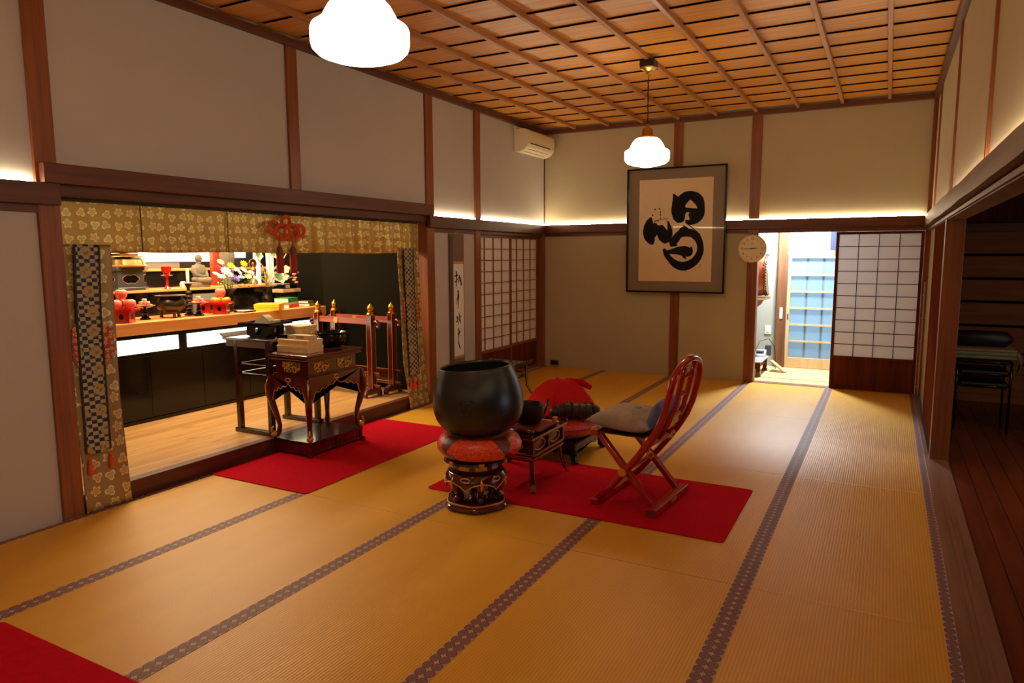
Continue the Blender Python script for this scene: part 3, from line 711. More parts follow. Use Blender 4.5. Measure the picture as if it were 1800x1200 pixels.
obj('foot_ring', MB().lathe([(0, 0), (.075, 0), (.07, .02), (0, .02)], 24), 'stone', o)

# --- things on the counter: placed where they stand on it
def on(u, v, z=ZL): p = at(u, v, 'z', z); return Vector((p.x, p.y, z))
def sanbo(label, loc, rz=0):
    t = thing('offering_stand', label, 'offering stand', loc, rz, 'red offering stands')
    obj('tray', MB().box(-.105, .105, -.105, .105, .118, .128).box(-.115, -.105, -.115, .115, .118, .142).box(.105, .115, -.115, .115, .118, .142).box(-.105, .105, -.115, -.105, .118, .142).box(-.105, .105, .105, .115, .118, .142), 'lacq', t, bevel=.002)
    obj('base', MB().box(-.075, .075, -.075, .075, 0, .118), 'lacq', t, bevel=.004)
    for r_ in range(4):
        q = MB(); k = [(.022*math.cos(a), .06+.026*math.sin(a)) for a in [2*PI*i/16 for i in range(16)]] ; k[4] = (0, .092)
        q.prism(k, 'y', -.0765, -.074); q.xf(Matrix.Rotation(r_*PI/2, 4, 'Z')); obj('cutout', q, 'blk', t)
    t.scale = (.88, .88, .88)
    return t
RZ = math.radians(35)
s1 = sanbo('red lacquer offering stand with three apples, leftmost on the counter', (-5.93, 3.79, ZL), RZ)
P2 = (-5.95, 4.83, ZL)
dup(s1, P2, 'red lacquer offering stand piled with oranges and one apple', RZ)
dup(s1, (-6.205, 4.84, ZL), 'red lacquer offering stand half hidden behind the oranges', RZ)
def apple(label, loc, s=1, rz=0, grp='apples on the altar'):
    t = thing('apple', label, 'apple', loc, rz, grp); t.scale = (s, s, s)
    obj('flesh', MB().lathe([(0, .010), (.014, .002), (.03, .004), (.046, .03), (.052, .055), (.046, .078), (.03, .09), (.012, .088), (0, .078)], 24), 'apple', t, smooth='all')
    obj('stem', MB().tube([(0, 0, .076), (.002, 0, .09), (.006, .002, .104)], .002, 5), 'brz2', t)
    return t
z1 = ZL+.1135
A1 = apple('pink-red apple at lower left on the leftmost red stand', (-5.945, 3.725, z1), 1.0)
q = dup(A1, (-5.905, 3.83, z1), 'pink-red apple at lower right on the leftmost red stand', 1.2)
dup(A1, (-6.010, 3.807, z1), 'pink-red apple behind the front pair on the leftmost red stand', 2.2)
dup(A1, (-5.955, 3.788, z1+.089), 'pink-red apple on top of the leftmost fruit pile', 3.2)
def orange(label, loc):
    t = thing('orange', label, 'orange', loc, random.random()*6, 'oranges on the altar')
    obj('peel', MB().ball((0, 0, .028), (.0355, .0355, .028), 18, 10), 'orange', t, smooth='all'); obj('calyx', MB().lathe([(0, .054), (.006, .0555), (0, .058)], 8), mat('calyx_green', S(90, 110, 40), .7), t)
    return t
c0 = Vector(P2)+Vector((0, 0, .1135))
offs = [((.0195, -.0599), 'leftmost orange on the red stand with one apple'), ((.063, .0), 'orange at the front left of the pile under the apple'), ((.0195, .0599), 'orange at front right of the pile under the apple'), ((-.051, .037), 'rightmost orange of the pile under the apple'), ((-.051, -.037), 'orange at the back of the pile under the apple')]
O1 = None
for (dx, dy), lab in offs:
    p = c0+Vector((dx, dy, 0))
    O1 = orange(lab, p) if O1 is None else O1 and dup(O1, p, lab)
dup(A1, c0+Vector((.0, .0, .0565)), 'pink-red apple crowning the pile of oranges', .7)
# sweets on black stem plates
SW = [S(150, 90, 150), S(220, 170, 90), S(230, 120, 100), S(190, 200, 150), S(120, 80, 120)]
for i, c in enumerate(SW): M['sw%d' % i] = mat('sweet_wrap_%d' % i, c, .25, coat=.4, vary=(60, .25))
def stemplate(label, loc):
    t = thing('stem_plate', label, 'plate', loc, 0, 'black stem plates of sweets')
    obj('stem', MB().lathe([(0, 0), (.045, 0), (.047, .01), (.03, .022), (.036, .032), (.018, .042), (.026, .06), (.012, .075), (.012, .1), (.03, .112), (0, .112)], 24), 'blk', t, smooth=True)
    obj('dish', MB().lathe([(0, .112), (.05, .114), (.085, .128), (.088, .131), (.08, .131), (.05, .119), (0, .118)], 32), 'lacqb', t, smooth=True)
    obj('rim', MB().lathe([(.084, .129), (.09, .13), (.09, .133), (.084, .133), (.084, .129)], 32, cap=False), 'goldp', t)
    return t
def sweets(base, names):
    k = 0; first = None
    for lvl, (n, r) in enumerate(((8, .052), (5, .033), (1, 0))):
        for i in range(n):
            a = 2*PI*i/n+lvl; p = base+Vector((r*math.cos(a), r*math.sin(a), .1195+lvl*.026)); j = k % 5; k += 1
            o = obj('sweet', MB().box(-.014, .014, -.019, .019, 0, .024), 'sw%d' % j, None, loc=p, rot=(0, 0, a), bevel=.006)
            tag(o, 'small wrapped sweet piled on the black stem plate %s' % names, 'sweet', 'wrapped sweets '+names)
pl1 = Vector((-6.04, 4.06, ZL)); pl2 = Vector((-5.96, 4.575, ZL))
st = stemplate('black stem plate of wrapped sweets beside the leftmost apples', pl1); dup(st, pl2, 'black stem plate of wrapped sweets beside the pile of oranges')
sweets(pl1, 'left of the bronze burner'); sweets(pl2, 'right of the candlestick')
# bronze incense burner
pb = Vector((-6.03, 4.325, ZL+.007))
o = thing('incense_burner', 'dark bronze round-bellied incense burner on three feet', 'incense burner', pb)
obj('bowl', MB().lathe([(0, .05), (.07, .052), (.115, .075), (.135, .11), (.13, .15), (.105, .175), (.10, .19), (.135, .2), (.138, .207), (.12, .207), (.09, .19), (.1, .15), (0, .1)], 40), 'brz', o, smooth=True)
for i in range(3):
    a = 2*PI*i/3-.35; x, y_ = .085*math.cos(a), .085*math.sin(a)
    obj('foot', MB().tube([(x*.9, y_*.9, .075), (x*1.12, y_*1.12, .045), (x, y_, .02), (x*1.1, y_*1.1, 0)], [.026, .02, .013, .018], 10), 'brz', o, smooth=True)
# candlestick
pc_ = Vector((-6.10, 4.575, ZL))
o = thing('candlestick', 'tall black turned candlestick behind the sweets', 'candlestick', pc_)
pr = [(0, 0), (.05, 0), (.05, .012), (.03, .02), (.038, .04), (.02, .05)]
z = .05
for i in range(5): pr += [(.018, z), (.03, z+.018), (.018, z+.036)]; z += .04
pr += [(.014, z+.01), (.018, z+.03), (.034, z+.06), (.038, z+.068), (0, z+.068)]
obj('stick', MB().lathe(pr, 24), 'brz2', o, smooth=True); ztop = z+.068
o = thing('candle', 'white candle standing in the black candlestick', 'candle', pc_+Vector((0, 0, ztop)))
obj('wax', MB().lathe([(0, 0), (.014, 0), (.016, .14), (.008, .145), (0, .145)], 16), 'paperw', o, smooth=True); obj('wick', MB().tube([(0, 0, .145), (.001, 0, .158)], .0015, 5), 'ink', o)
# yellow box
yl, yf, yr = on(445, 546), on(475, 548.5), on(514, 545)
cen = Vector((-5.93, 5.44, ZL))
o = thing('yellow_box', 'bright yellow flat box at right end of the counter', 'box', cen, math.radians(33))
M['yel'] = mat('yellow_card', S(250, 196, 30), .5)
obj('tray', MB().box(-.13, .13, -.12, .12, 0, .035), 'yel', o, bevel=.002); obj('lid', MB().box(-.133, .133, -.123, .123, .03, .07), 'yel', o, bevel=.003)
# prayer beads on a tray
o = thing('bead_tray', 'black tray under white beads in front of the bronze vase', 'tray', (-5.92, 5.10, ZL), .2)
obj('tray', MB().box(-.07, .07, -.09, .09, 0, .008), 'blk', o, bevel=.002); obj('lip', MB().box(-.07, -.065, -.09, .09, .008, .016).box(.065, .07, -.09, .09, .008, .016), 'blk', o)
b = MB()
for k in range(46):
    a = k*.55; r = .018+.0009*k; b.ball((-5.92+r*math.cos(a)*1.1, 5.10+r*math.sin(a)*1.45, ZL+.0146), .0065, 8, 5)
solo('prayer_beads', 'coil of small white beads lying on black tray', 'beads', b, 'paperw', smooth='all')
# books and boxes at the right end
def bk(label, loc, d, c, rz, name='book', cat='book', text=None):
    t = thing(name, label, cat, loc, rz, 'books and boxes at the counter end')
    m = mat(name+'_cover', c, .45)
    obj('cover', MB().box(-d[0]/2, d[0]/2, -d[1]/2, d[1]/2, 0, .003).box(-d[0]/2, d[0]/2, -d[1]/2, d[1]/2, d[2]-.003, d[2]).box(d[0]/2-.003, d[0]/2, -d[1]/2, d[1]/2, .003, d[2]-.003), m, t)
    obj('pages', MB().box(-d[0]/2+.003, d[0]/2-.0035, -d[1]/2+.003, d[1]/2-.003, .003, d[2]-.003), 'paperw', t)
    if text:
        me = text_mesh(text, d[2]*.55); me.transform(Matrix.Translation((d[0]/2+.0006, -d[1]*.1, d[2]/2)) @ Matrix.Rotation(PI/2, 4, 'Z') @ Matrix.Rotation(PI/2, 4, 'X'))
        q = MB(); q.b.from_mesh(me); obj('spine_marks', q, 'paperw', t)
    return t
bx_ = Vector((-6.03, 5.80, ZL))
bk('red book at the bottom of the stack on the counter', bx_, (.16, .25, .04), S(206, 50, 36), .35)
bk('pale grey booklet under the green book', bx_+Vector((0, 0, .0405)), (.15, .22, .02), S(200, 190, 170), .35)
bk('green book lying near the top of the stack on the counter', bx_+Vector((-.01, -.01, .061)), (.17, .24, .05), S(20, 140, 60), .35, text='-----')
o = thing('wooden_lid_box', 'tan wooden box with dark lid standing behind the green book', 'box', (-6.265, 6.02, ZL), .1)
obj('box', MB().box(-.07, .07, -.12, .12, 0, .16), 'blkm', o); obj('tan_tray', MB().box(-.075, .085, -.16, .15, .16, .20), 'hinoki', o, bevel=.003)
o = thing('glass_case', 'small dark glass-sided case on the tan box', 'box', (-6.26, 6.02, ZL+.2005), .1)
obj('case', MB().box(-.06, .06, -.10, .10, 0, .05), 'blk', o, bevel=.003); obj('label_plate', MB().box(.06, .062, -.09, -.02, .01, .045), 'white', o)
bk('olive booklet at right of the green book', Vector((-6.02, 6.09, ZL)), (.15, .12, .03), S(120, 110, 60), .2)
bk('brown booklet on the olive booklet at the counter end', Vector((-6.03, 6.09, ZL+.0305)), (.14, .11, .03), S(96, 96, 62), .15)
# seated stone statue on the second step
ps = at(357, 503, 'x', -6.45)
o = thing('seated_statue', 'weathered grey stone statue of a seated monk in meditation', 'statue', (-6.50, ps.y, ZU), math.radians(18))
b = MB(); b.lathe([(0, 0), (.125, 0), (.135, .015), (.132, .055), (.12, .068), (0, .068)], 32, sx=.8, sy=1.25)
obj('seat_slab', b, 'stone', o, smooth=True)
b = MB()
b.ball((.02, 0, .10), (.095, .145, .05), 24, 12); b.ball((-.01, 0, .2), (.066, .092, .105), 24, 14)
b.tube([(-.01, -.085, .27), (.0, -.115, .21), (.03, -.11, .155), (.085, -.04, .13)], [.026, .032, .03, .02], 10)
b.tube([(-.01, .085, .27), (.0, .115, .21), (.03, .11, .155), (.085, .04, .13)], [.026, .032, .03, .02], 10)
b.tube([(.02, -.12, .095), (.1, -.06, .085), (.11, .05, .085), (.04, .12, .095)], [.035, .038, .038, .035], 10)
b.tube([(-.01, 0, .28), (0, 0, .33)], [.032, .028], 10)
b.ball((0, 0, .365), (.045, .042, .055), 20, 14)
b.ball((.044, 0, .362), (.010, .008, .014), 8, 6); b.ball((.0, .042, .362), (.012, .006, .018), 8, 6); b.ball((.0, -.042, .362), (.012, .006, .018), 8, 6)
b.ball((.036, .017, .374), (.008, .009, .004), 8, 6); b.ball((.036, -.017, .374), (.008, .009, .004), 8, 6); b.ball((.039, 0, .338), (.006, .013, .004), 8, 6)
b.ball((.085, 0, .14), (.025, .035, .018), 10, 6)
obj('figure', b, 'stone', o, smooth='all'); o.scale = (.83, .83, .83)
# lacquer hexagonal pedestal and bronze lotus base
pbx = at(236, 512, 'x', -6.37)
o = thing('hexagonal_stand', 'grey-black lacquered six-sided stand with gold-edged window', 'stand', (-6.54, pbx.y+.0, ZU), 0)
M['greylac'] = mat('grey_lacquer', S(66, 64, 64), .22, coat=.5)
hexa = lambda r, sx=1: [(r*math.cos(PI/3*i+PI/6)*.72, r*math.sin(PI/3*i+PI/6)*1.2) for i in range(6)]
rh = .225
obj('body', MB().prism(hexa(rh*.93), 'z', .02, .2), 'greylac', o, bevel=.003)
obj('top_rim', MB().prism(hexa(rh*1.02), 'z', .19, .225), 'greylac', o, bevel=.004); obj('foot_rim', MB().prism(hexa(rh*1.02), 'z', 0, .03), 'greylac', o, bevel=.004)
def cloudpoly(w, h, n=48): return [(w*math.cos(a)*(1+.05*math.cos(7*a)), h*math.sin(a)*(1+.12*math.cos(6*a))) for a in [2*PI*i/n for i in range(n)]]
xw = rh*.93*.72*math.cos(PI/6)
hx = [Vector((p[0], p[1], 0)) for p in hexa(rh*.93)]
for k, (i, j) in enumerate(((5, 0), (0, 1), (4, 5))):
    m = (hx[i]+hx[j])/2; e = (hx[j]-hx[i]).normalized(); ang = math.atan2(e.y, e.x)
    W_ = (hx[j]-hx[i]).length
    q = MB().prism([(a, b_+.11) for a, b_ in cloudpoly(W_*.34, .045)], 'y', -.002, .003); gd = obj('window_trim', q, 'goldp', o, loc=m, rot=(0, 0, ang))
    q = MB().prism([(a, b_+.11) for a, b_ in cloudpoly(W_*.32, .039)], 'y', -.004, .0045); obj('window_opening', q, 'dark', o, loc=m, rot=(0, 0, ang))
o = thing('lotus_pedestal', 'gilt bronze lotus pedestal standing on the six-sided stand', 'pedestal', (-6.54, pbx.y+.02, ZU+.2255))
M['gbrz'] = mat('gilt_bronze', S(170, 130, 76), .35, .75, vary=(20, .3))
obj('petal_dome', MB().lathe([(0, 0), (.205, 0), (.21, .012), (.19, .02), (.175, .07), (.15, .085), (0, .09)], 48, lobes=12, amp=.03), 'gbrz', o, smooth=True)
obj('disc', MB().lathe([(0, .088), (.14, .088), (.185, .1), (.18, .106), (.13, .104), (.135, .13), (0, .13)], 48), 'gbrz', o, smooth=True)
obj('lotus_cup', MB().lathe([(0, .13), (.13, .135), (.18, .15), (.185, .18), (.165, .23), (0, .23)], 48, lobes=10, amp=.03), 'gbrz', o, smooth=True)
# red goblet
pg = at(291, 507, 'x', -6.45)
o = thing('red_goblet', 'tall red lacquer stem cup beside the six-sided stand', 'goblet', (-6.42, pg.y, ZU))
obj('cup', MB().lathe([(0, .155), (.03, .157), (.044, .175), (.048, .21), (.05, .225), (.045, .225), (.04, .18), (0, .17)], 32), 'lacq', o, smooth=True)
obj('stem', MB().lathe([(0, 0), (.034, 0), (.03, .01), (.014, .03), (.012, .11), (.016, .125), (.055, .13), (.058, .138), (.024, .142), (.03, .15), (.02, .156), (0, .156)], 32), 'lacq', o, smooth=True)
solo('white_jar', 'small white patterned jar behind the candlestick', 'jar', MB().lathe([(0, 0), (.02, 0), (.032, .02), (.034, .045), (.022, .06), (.024, .068), (0, .07)], 20), mat('porcelain', S(226, 222, 206), .3, vary=(60, .2)), loc=(-6.43, at(322, 500, 'x', -6.43).y, ZU), smooth=True)
solo('grey_folder', 'flat grey paper box leaning behind the red stand', 'box', MB().box(-6.392, -6.368, 4.83, 5.12, ZL, ZL+.19), mat('grey_card', S(128, 126, 122), .7), bevel=.003)
o = thing('golden_figure', 'small golden figure with round halo at the back of altar', 'statue', (-6.60, at(445, 480, 'x', -6.60).y, ZU))
ring = [(0, .05*math.cos(a), .24+.05*math.sin(a)) for a in [2*PI*i/28 for i in range(28)]]
obj('halo', MB().tube(ring, .008, 8, closed=True), 'gold', o, smooth=True)
obj('halo_disc', MB().lathe([(0, -.004), (.044, -.004), (.044, .004), (0, .004)], 28).xf(Matrix.Translation((-.006, 0, .24)) @ Matrix.Rotation(PI/2, 4, 'Y')), 'brz2', o)
obj('robe', MB().lathe([(0, 0), (.05, 0), (.05, .03), (.035, .05), (.032, .12), (.04, .17), (.02, .205), (0, .21)], 20), 'gbrz', o, smooth=True)
obj('head', MB().ball((0, 0, .235), (.022, .02, .027), 14, 10), 'gbrz', o, smooth='all')
# vases and flowers
def vase(label, loc, s=1):
    t = thing('bronze_vase', label, 'vase', loc, math.radians(25), 'dark bronze altar vases'); t.scale = (s, s, s)
    obj('body', MB().lathe([(0, 0), (.06, 0), (.065, .015), (.04, .03), (.036, .045), (.055, .075), (.065, .105), (.05, .14), (.038, .17), (.042, .2), (.075, .235), (.082, .24), (.07, .24), (.035, .2), (.03, .15), (0, .14)], 32), 'brz2', t, smooth=True)
    for sg in (-1, 1):
        obj('handle', MB().tube([(0, sg*.04, .185), (0, sg*.075, .18), (0, sg*.088, .14), (0, sg*.078, .1), (0, sg*.06, .09)], .007, 8), 'brz2', t, smooth=True)
    return t
v1 = vase('dark bronze vase with ear handles holding the mixed bouquet', (-6.13, 5.08, ZL), 1.0)
v2p = Vector((-6.20, 5.66, ZL))
dup(v1, v2p, 'dark bronze vase holding the golden lotus stems', math.radians(25))
solo('vase_block', 'low dark wooden block tray beside the lotus vase', 'tray', MB().box(-6.34, -6.1, 5.30, 5.50, ZL, ZL+.03), 'blk', bevel=.003)
def blossom(c, r, m, par, rnd, layers=3, tilt=(0, 0, 0)):
    b = MB()
    for L in range(layers):
        n = 9-L*2; rr = r*(1-.28*L)
        for i in range(n):
            a = 2*PI*i/n+L*.4; el = .25+.4*L
            d = Vector((math.cos(a)*math.cos(el), math.sin(a)*math.cos(el), math.sin(el)))
            sd = Vector((-math.sin(a), math.cos(a), 0)); tip = d*rr; mid = d*rr*.6+Vector((0, 0, rr*.12))
            V = [b.v(Vector((0, 0, 0))), b.v(mid+sd*rr*.26), b.v(tip), b.v(mid-sd*rr*.26)]
            b.f(V)
    b.ball((0, 0, r*.16), (r*.34, r*.34, r*.26), 10, 6)
    o = obj('blossom', b, m, par, loc=c, rot=tilt, solid=.002); return o
bq = thing('mixed_bouquet', 'bouquet of white, purple, yellow and pink flowers in the bronze vase', 'flowers', (-6.13, 5.08, ZL+.2))
rnd = random.Random(5)
for nm, c in (('fw', (.85, .8, .78, 1)), ('fp', S(130, 96, 176)), ('fy', S(232, 206, 50)), ('fyo', S(250, 196, 10)), ('fm', S(210, 40, 110)), ('fl', S(206, 190, 226)), ('fg', S(96, 128, 50)), ('fpale', S(220, 226, 150))): M[nm] = mat('petal_'+nm, c, .65)
def bp(u, v, dx=0): p = at(u, v, 'x', -6.08+dx); return (p.x+6.13, p.y-5.08, p.z-ZL-.2)
for u, v, r, m, dx in ((387, 461, .042, 'fpale', 0), (405, 467, .042, 'fy', .02), (428, 464, .045, 'fyo', .0), (384, 470, .035, 'fm', .03), (396, 477, .058, 'fw', .05), (389, 487, .05, 'fw', .06), (379, 482, .04, 'fw', .04), (402, 483, .05, 'fw', .07), (407, 488, .045, 'fp', .09), (415, 490, .045, 'fp', .09), (411, 494, .04, 'fp', .08), (414, 475, .045, 'fw', .03), (424, 488, .042, 'fl', .08), (420, 479, .04, 'fl', .05), (431, 478, .045, 'fpale', .03), (436, 486, .042, 'fpale', .06), (427, 474, .045, 'fw', .0), (441, 480, .04, 'fw', .0), (447, 488, .035, 'fl', .02), (409, 470, .036, 'fpale', .02)):
    blossom(bp(u, v, dx), r, m, bq, rnd, 3, (rnd.uniform(-.3, .3), .7+rnd.uniform(-.3, .3), 0))
b = MB()
for k in range(80):
    u = 380+rnd.random()*70; v = 482+rnd.random()*22; c = Vector(bp(u, v, rnd.uniform(-.03, .06)))
    a = rnd.random()*6.28; d = Vector((math.cos(a), math.sin(a), rnd.uniform(-.6, .5))).normalized()*.05; s_ = d.cross(Vector((0, 0, 1))).normalized()*.014
    V = [b.v(c), b.v(c+d*.5+s_), b.v(c+d), b.v(c+d*.5-s_)]; b.f(V)
obj('foliage', b, 'fg', bq, solid=.0015)
b = MB()
for k in range(9): a = 2*PI*k/9; b.tube([(.02*math.cos(a), .02*math.sin(a), -.03), (.05*math.cos(a), .06*math.sin(a), .14)], .004, 5)
obj('stems', b, 'fg', bq)
# golden lotus ornament
lt = thing('lotus_ornament', 'gilt metal lotus stems with green leaves and a pink drooping bud', 'flowers', v2p+Vector((0, 0, .2)))
M['lotg'] = mat('gilt_leaf', S(222, 206, 150), .35, .5); M['leafg'] = mat('leaf_green', S(90, 120, 84), .45, .2, vary=(30, .3)); M['pink2'] = mat('lotus_pink', S(232, 150, 130), .5)
def lp(u, v, dx=0): p = at(u, v, 'x', -6.18+dx); return (p.x-v2p.x, p.y-v2p.y, p.z-v2p.z-.2)
b = MB(); base = (0, 0, -.02)
for pts in ([base, lp(474, 480), lp(473, 462), lp(474, 440)], [base, lp(477, 478), lp(478, 455), lp(480, 430)], [base, lp(470, 475), lp(462, 468), lp(453, 455)], [base, lp(480, 476), lp(487, 466), lp(498, 455), lp(503, 446)], [base, lp(482, 488), lp(497, 492), lp(508, 489), lp(514, 486)], [base, lp(466, 486), lp(455, 485), lp(452, 492)], [base, lp(482, 484), lp(495, 478), lp(508, 472)]):
    b.tube(pts, .006, 6)
obj('stems', b, 'lotg', lt, smooth=True)
def leaf(c, r, m2, tilt):
    q = MB(); n = 20
    def fn(u, v): a = 2*PI*u; k = v*r*(1+.12*math.cos(5*a)+.05*math.cos(11*a)); return (k*math.cos(a), k*math.sin(a), .25*v*v*r)
    q.grid(fn, n, 4); q.mi = 0
    for f in q.b.faces: f.material_index = 1 if max(v_.co.xy.length for v_ in f.verts) > r*.82 else 0
    return obj('leaf', q, [m2, 'lotg'], lt, loc=c, rot=tilt, solid=.002)
leaf(lp(491, 488, .08), .075, 'leafg', (.2, 1.0, 0)); leaf(lp(468, 486, .05), .055, 'leafg', (-.4, 1.1, 0)); leaf(lp(454, 449, .02), .05, 'leafg', (.1, 1.2, 0)); leaf(lp(482, 446, .03), .055, 'leafg', (.3, 1.2, 0)); leaf(lp(503, 474, .02), .05, 'lotg', (1.0, .7, 0)); leaf(lp(460, 490, .03), .05, 'lotg', (-.6, .8, 0)); leaf(lp(500, 487, .0), .05, 'lotg', (.6, .8, 0))
def bud(pts, r, m):
    q = MB(); q.tube(pts, r, 10); return obj('bud', q, m, lt, smooth=True)
bud([lp(462, 470, .02), lp(462, 476, .03), lp(461, 481, .03)], [.006, .026, .012], mat('bud_brown', S(160, 96, 60), .5))
b = MB()
for k, (u, v) in enumerate(((522, 479), (517, 482), (519, 488), (517, 492), (521, 496))):
    c = lp(u, v, .01*k); b.ball(c, (.022, .03, .014), 10, 6)
obj('drooping_bud', b, 'pink2', lt, smooth='all')
# ------------------------------------------------------------------ brocade hangings of the alcove opening
def lerp_tab(tab, z):
    tab = sorted(tab)
    if z <= tab[0][0]: return tab[0][1]
    for (a, p), (c, q) in zip(tab, tab[1:]):
        if z <= c: return p+(q-p)*(z-a)/(c-a)
    return tab[-1][1]
def pleat(y):
    k = max(0, min(1, (y-4.0)/.5, (6.1-y)/.15)); k2 = max(0, 1-abs(y-4.9)/1.0)
    return .006*math.sin(y*9+1)+.004*math.sin(y*23)+k*(.05*math.sin(y*40+1.5*math.sin(y*7))*abs(math.sin(y*20+.7))**.4+.012*math.sin(y*93))
o = thing('altar_valance', 'long gold brocade valance hanging across the top of altar opening', 'curtain', (-4.47, 2.44, 1.632))
def vf(u, v):
    y = 3.745*u; k = .35+.65*(1-v)
    return (pleat(y+2.44)*k+.004*math.sin(y*31+v*7)*(1-v), y, .335*v+.003*math.sin(y*6)*(1-v))
obj('cloth', MB().grid(vf, 320, 12), 'broc', o, smooth='all', solid=.003)
b = MB(); b.grid(lambda u, v: (pleat(3.745*u+2.44)*.4+.004, 3.745*u, .312+.022*v), 320, 2)
obj('heading_band', b, mat('heading_cloth', S(70, 66, 56), .9, vary=(60, .4)), o, smooth='all', solid=.002)
for u in (248, 400):
    yy = at(u, 400, 'x', -4.46).y-2.44
    obj('seam', MB().bar((.012+pleat(yy+2.44)*.5, yy, .0), (.012+pleat(yy+2.44)*.4, yy, .31), .006, .004), mat('seam_brown', S(96, 66, 30), .9), o)  # darker brown line where two cloth widths join
def hanging(label, xz, Ltab, Rtab, bL, bR, zb, patch, tass, zbot, yc, sway=0):
    """tabs give y of an edge against height z; xz(z) gives the plane"""
    t = thing('side_curtain', label, 'curtain', (xz(zbot), yc, zbot), 0)
    ox, oy, oz = xz(zbot), yc, zbot; zt = 1.68
    def cf(u, v):
        z = zbot+(zt-zbot)*v; a, c = lerp_tab(Ltab, z), lerp_tab(Rtab, z); y = a+(c-a)*u
        return (xz(z)-ox+.006*math.sin(u*11+v*2)*(.4+v), y-oy, z-oz)
    obj('cloth', MB().grid(cf, 30, 60), 'broc2', t, smooth='all', solid=.003)
    def bf(u, v):
        zlo = zb-.02*math.sin(PI*u)*0-.022*(1-abs(2*u-1)); z = zlo+(zt-zlo)*v; a, c = lerp_tab(bL, z), lerp_tab(bR, z)
        return (xz(z)-ox+.013, a+(c-a)*u-oy, z-oz)
    obj('checkered_band', MB().grid(bf, 12, 60), 'check', t, smooth='all', solid=.003)
    for s_ in (0, 1):
        q = MB(); tab = bL if s_ == 0 else bR
        q.grid(lambda u, v: (xz(zb+(zt-zb)*v)-ox+.0155, lerp_tab(tab, zb+(zt-zb)*v)+(u-.5)*.012-oy, zb+(zt-zb)*v-oz), 1, 50)
        obj('band_edging', q, 'ink', t, solid=.002)
    for side, z0, z1, wd in patch:
        q = MB(); tab = bR if side > 0 else bL
        def pf(u, v): z = z0+(z1-z0)*v; k = min(1, 2.6*(1-abs(2*v-1))); return (xz(z)-ox+.010, lerp_tab(tab, z)+side*u*wd*k-oy, z-oz)
        q.grid(pf, 6, 16); obj('red_patch', q, 'redbroc', t, smooth='all', solid=.002)
    for y, z in tass:
        x = xz(z)-ox+.02
        g = obj('tassel', MB().lathe([(0, -.115), (.016, -.115), (.017, -.06), (.010, -.045), (.012, -.035), (.006, -.026), (0, -.024)], 16), 'cord', t, loc=(x, y-oy, z-oz), smooth=True)
        obj('tassel_loop', MB().tube([(0, 0, -.026), (0, -.008, -.01), (0, 0, .004), (0, .008, -.01), (0, 0, -.026)], .0035, 6), 'cord', g)
    return t
xl = lambda z: -4.44+.108*(1-max(0, z)/1.66)
E_ = lambda pts, xz, cl=(2.434, 6.184): [(p.z, min(cl[1], max(cl[0], p.y))) for p in (at(u, v, 'x', xz(z)) for u, v, z in pts)]
hanging('left gold brocade hanging with black checkered band beside the alcove post', xl,
        [(0, 2.436), (1.7, 2.44)], E_([(195, 445, 1.6), (201, 540, 1.3), (213, 700, .6), (231, 862, .08)], xl),
        E_([(129, 442, 1.6), (133, 550, 1.2), (151, 800, .3)], xl), E_([(172, 442, 1.6), (175, 550, 1.2), (193, 790, .3)], xl),
        at(171, 793, 'x', -4.35).z, [(1, at(176, 642, 'x', -4.38).z, at(178, 566, 'x', -4.39).z, .075), (-1, at(130, 650, 'x', -4.38).z, at(130, 566, 'x', -4.39).z, .04)],
        [(at(158, 803, 'x', -4.335).y, at(158, 803, 'x', -4.335).z), (at(195, 791, 'x', -4.335).y, at(195, 791, 'x', -4.335).z)], .006, 2.59)
xr = lambda z: -4.415+.082*max(0, 1-max(0, z)/1.66)**1.3
hanging('right gold brocade hanging with dark band, flaring out at its foot', xr,
        E_([(697, 445, 1.6), (703, 533, 1.2), (708, 637, .6), (720, 704, .12), (722, 719, .0)], xr), E_([(735.6, 445, 1.6), (739.5, 533, 1.2), (744.6, 611, .6), (756, 712, .0)], xr),
        E_([(707.7, 445, 1.6), (711, 533, 1.2), (719, 662, .3)], xr), E_([(724, 445, 1.6), (727, 533, 1.2), (735.6, 662, .3)], xr),
        at(727, 658, 'x', -4.34).z, [(1, at(726, 567, 'x', -4.39).z, at(726, 519, 'x', -4.4).z, .085), (-1, at(711, 567, 'x', -4.39).z, at(711, 519, 'x', -4.4).z, .06)],
        [(at(u, 664, 'x', -4.33).y, at(u, 664, 'x', -4.33).z) for u in (722.5, 728, 736.5)], .006, 6.0)
# decorative knot
pk = at(501, 406, 'x', -4.42)
o = thing('knot_ornament', 'orange-red cord knot ornament with two tassels hung on the gold valance', 'ornament', pk)
def kp(x, y, dx=0): p = at(340+x/6.314, 370+y/6.314, 'x', -4.42+dx); return p-pk
def ringp(cx, cy, rx_, ry_, dx, n=28, a0=0): return [kp(cx+rx_*math.cos(a0+2*PI*i/n), cy+ry_*math.sin(a0+2*PI*i/n), dx+.006*math.sin(4*PI*i/n)) for i in range(n)]
for nm, (cx, cy, rx_, ry_, dx) in (('loop', (888, 185, 62, 70, .0)), ('loop', (1025, 125, 52, 72, .004)), ('loop', (1178, 225, 58, 70, .0)), ('loop', (985, 238, 88, 92, .012)), ('loop', (1092, 238, 84, 92, .020))):
    b = MB(); b.tube(ringp(cx, cy, rx_, ry_, dx), .0068, 8, closed=True); b.tube(ringp(cx, cy, rx_-15, ry_-15, dx), .0068, 8, closed=True); obj(nm, b, 'cord', o, smooth='all')
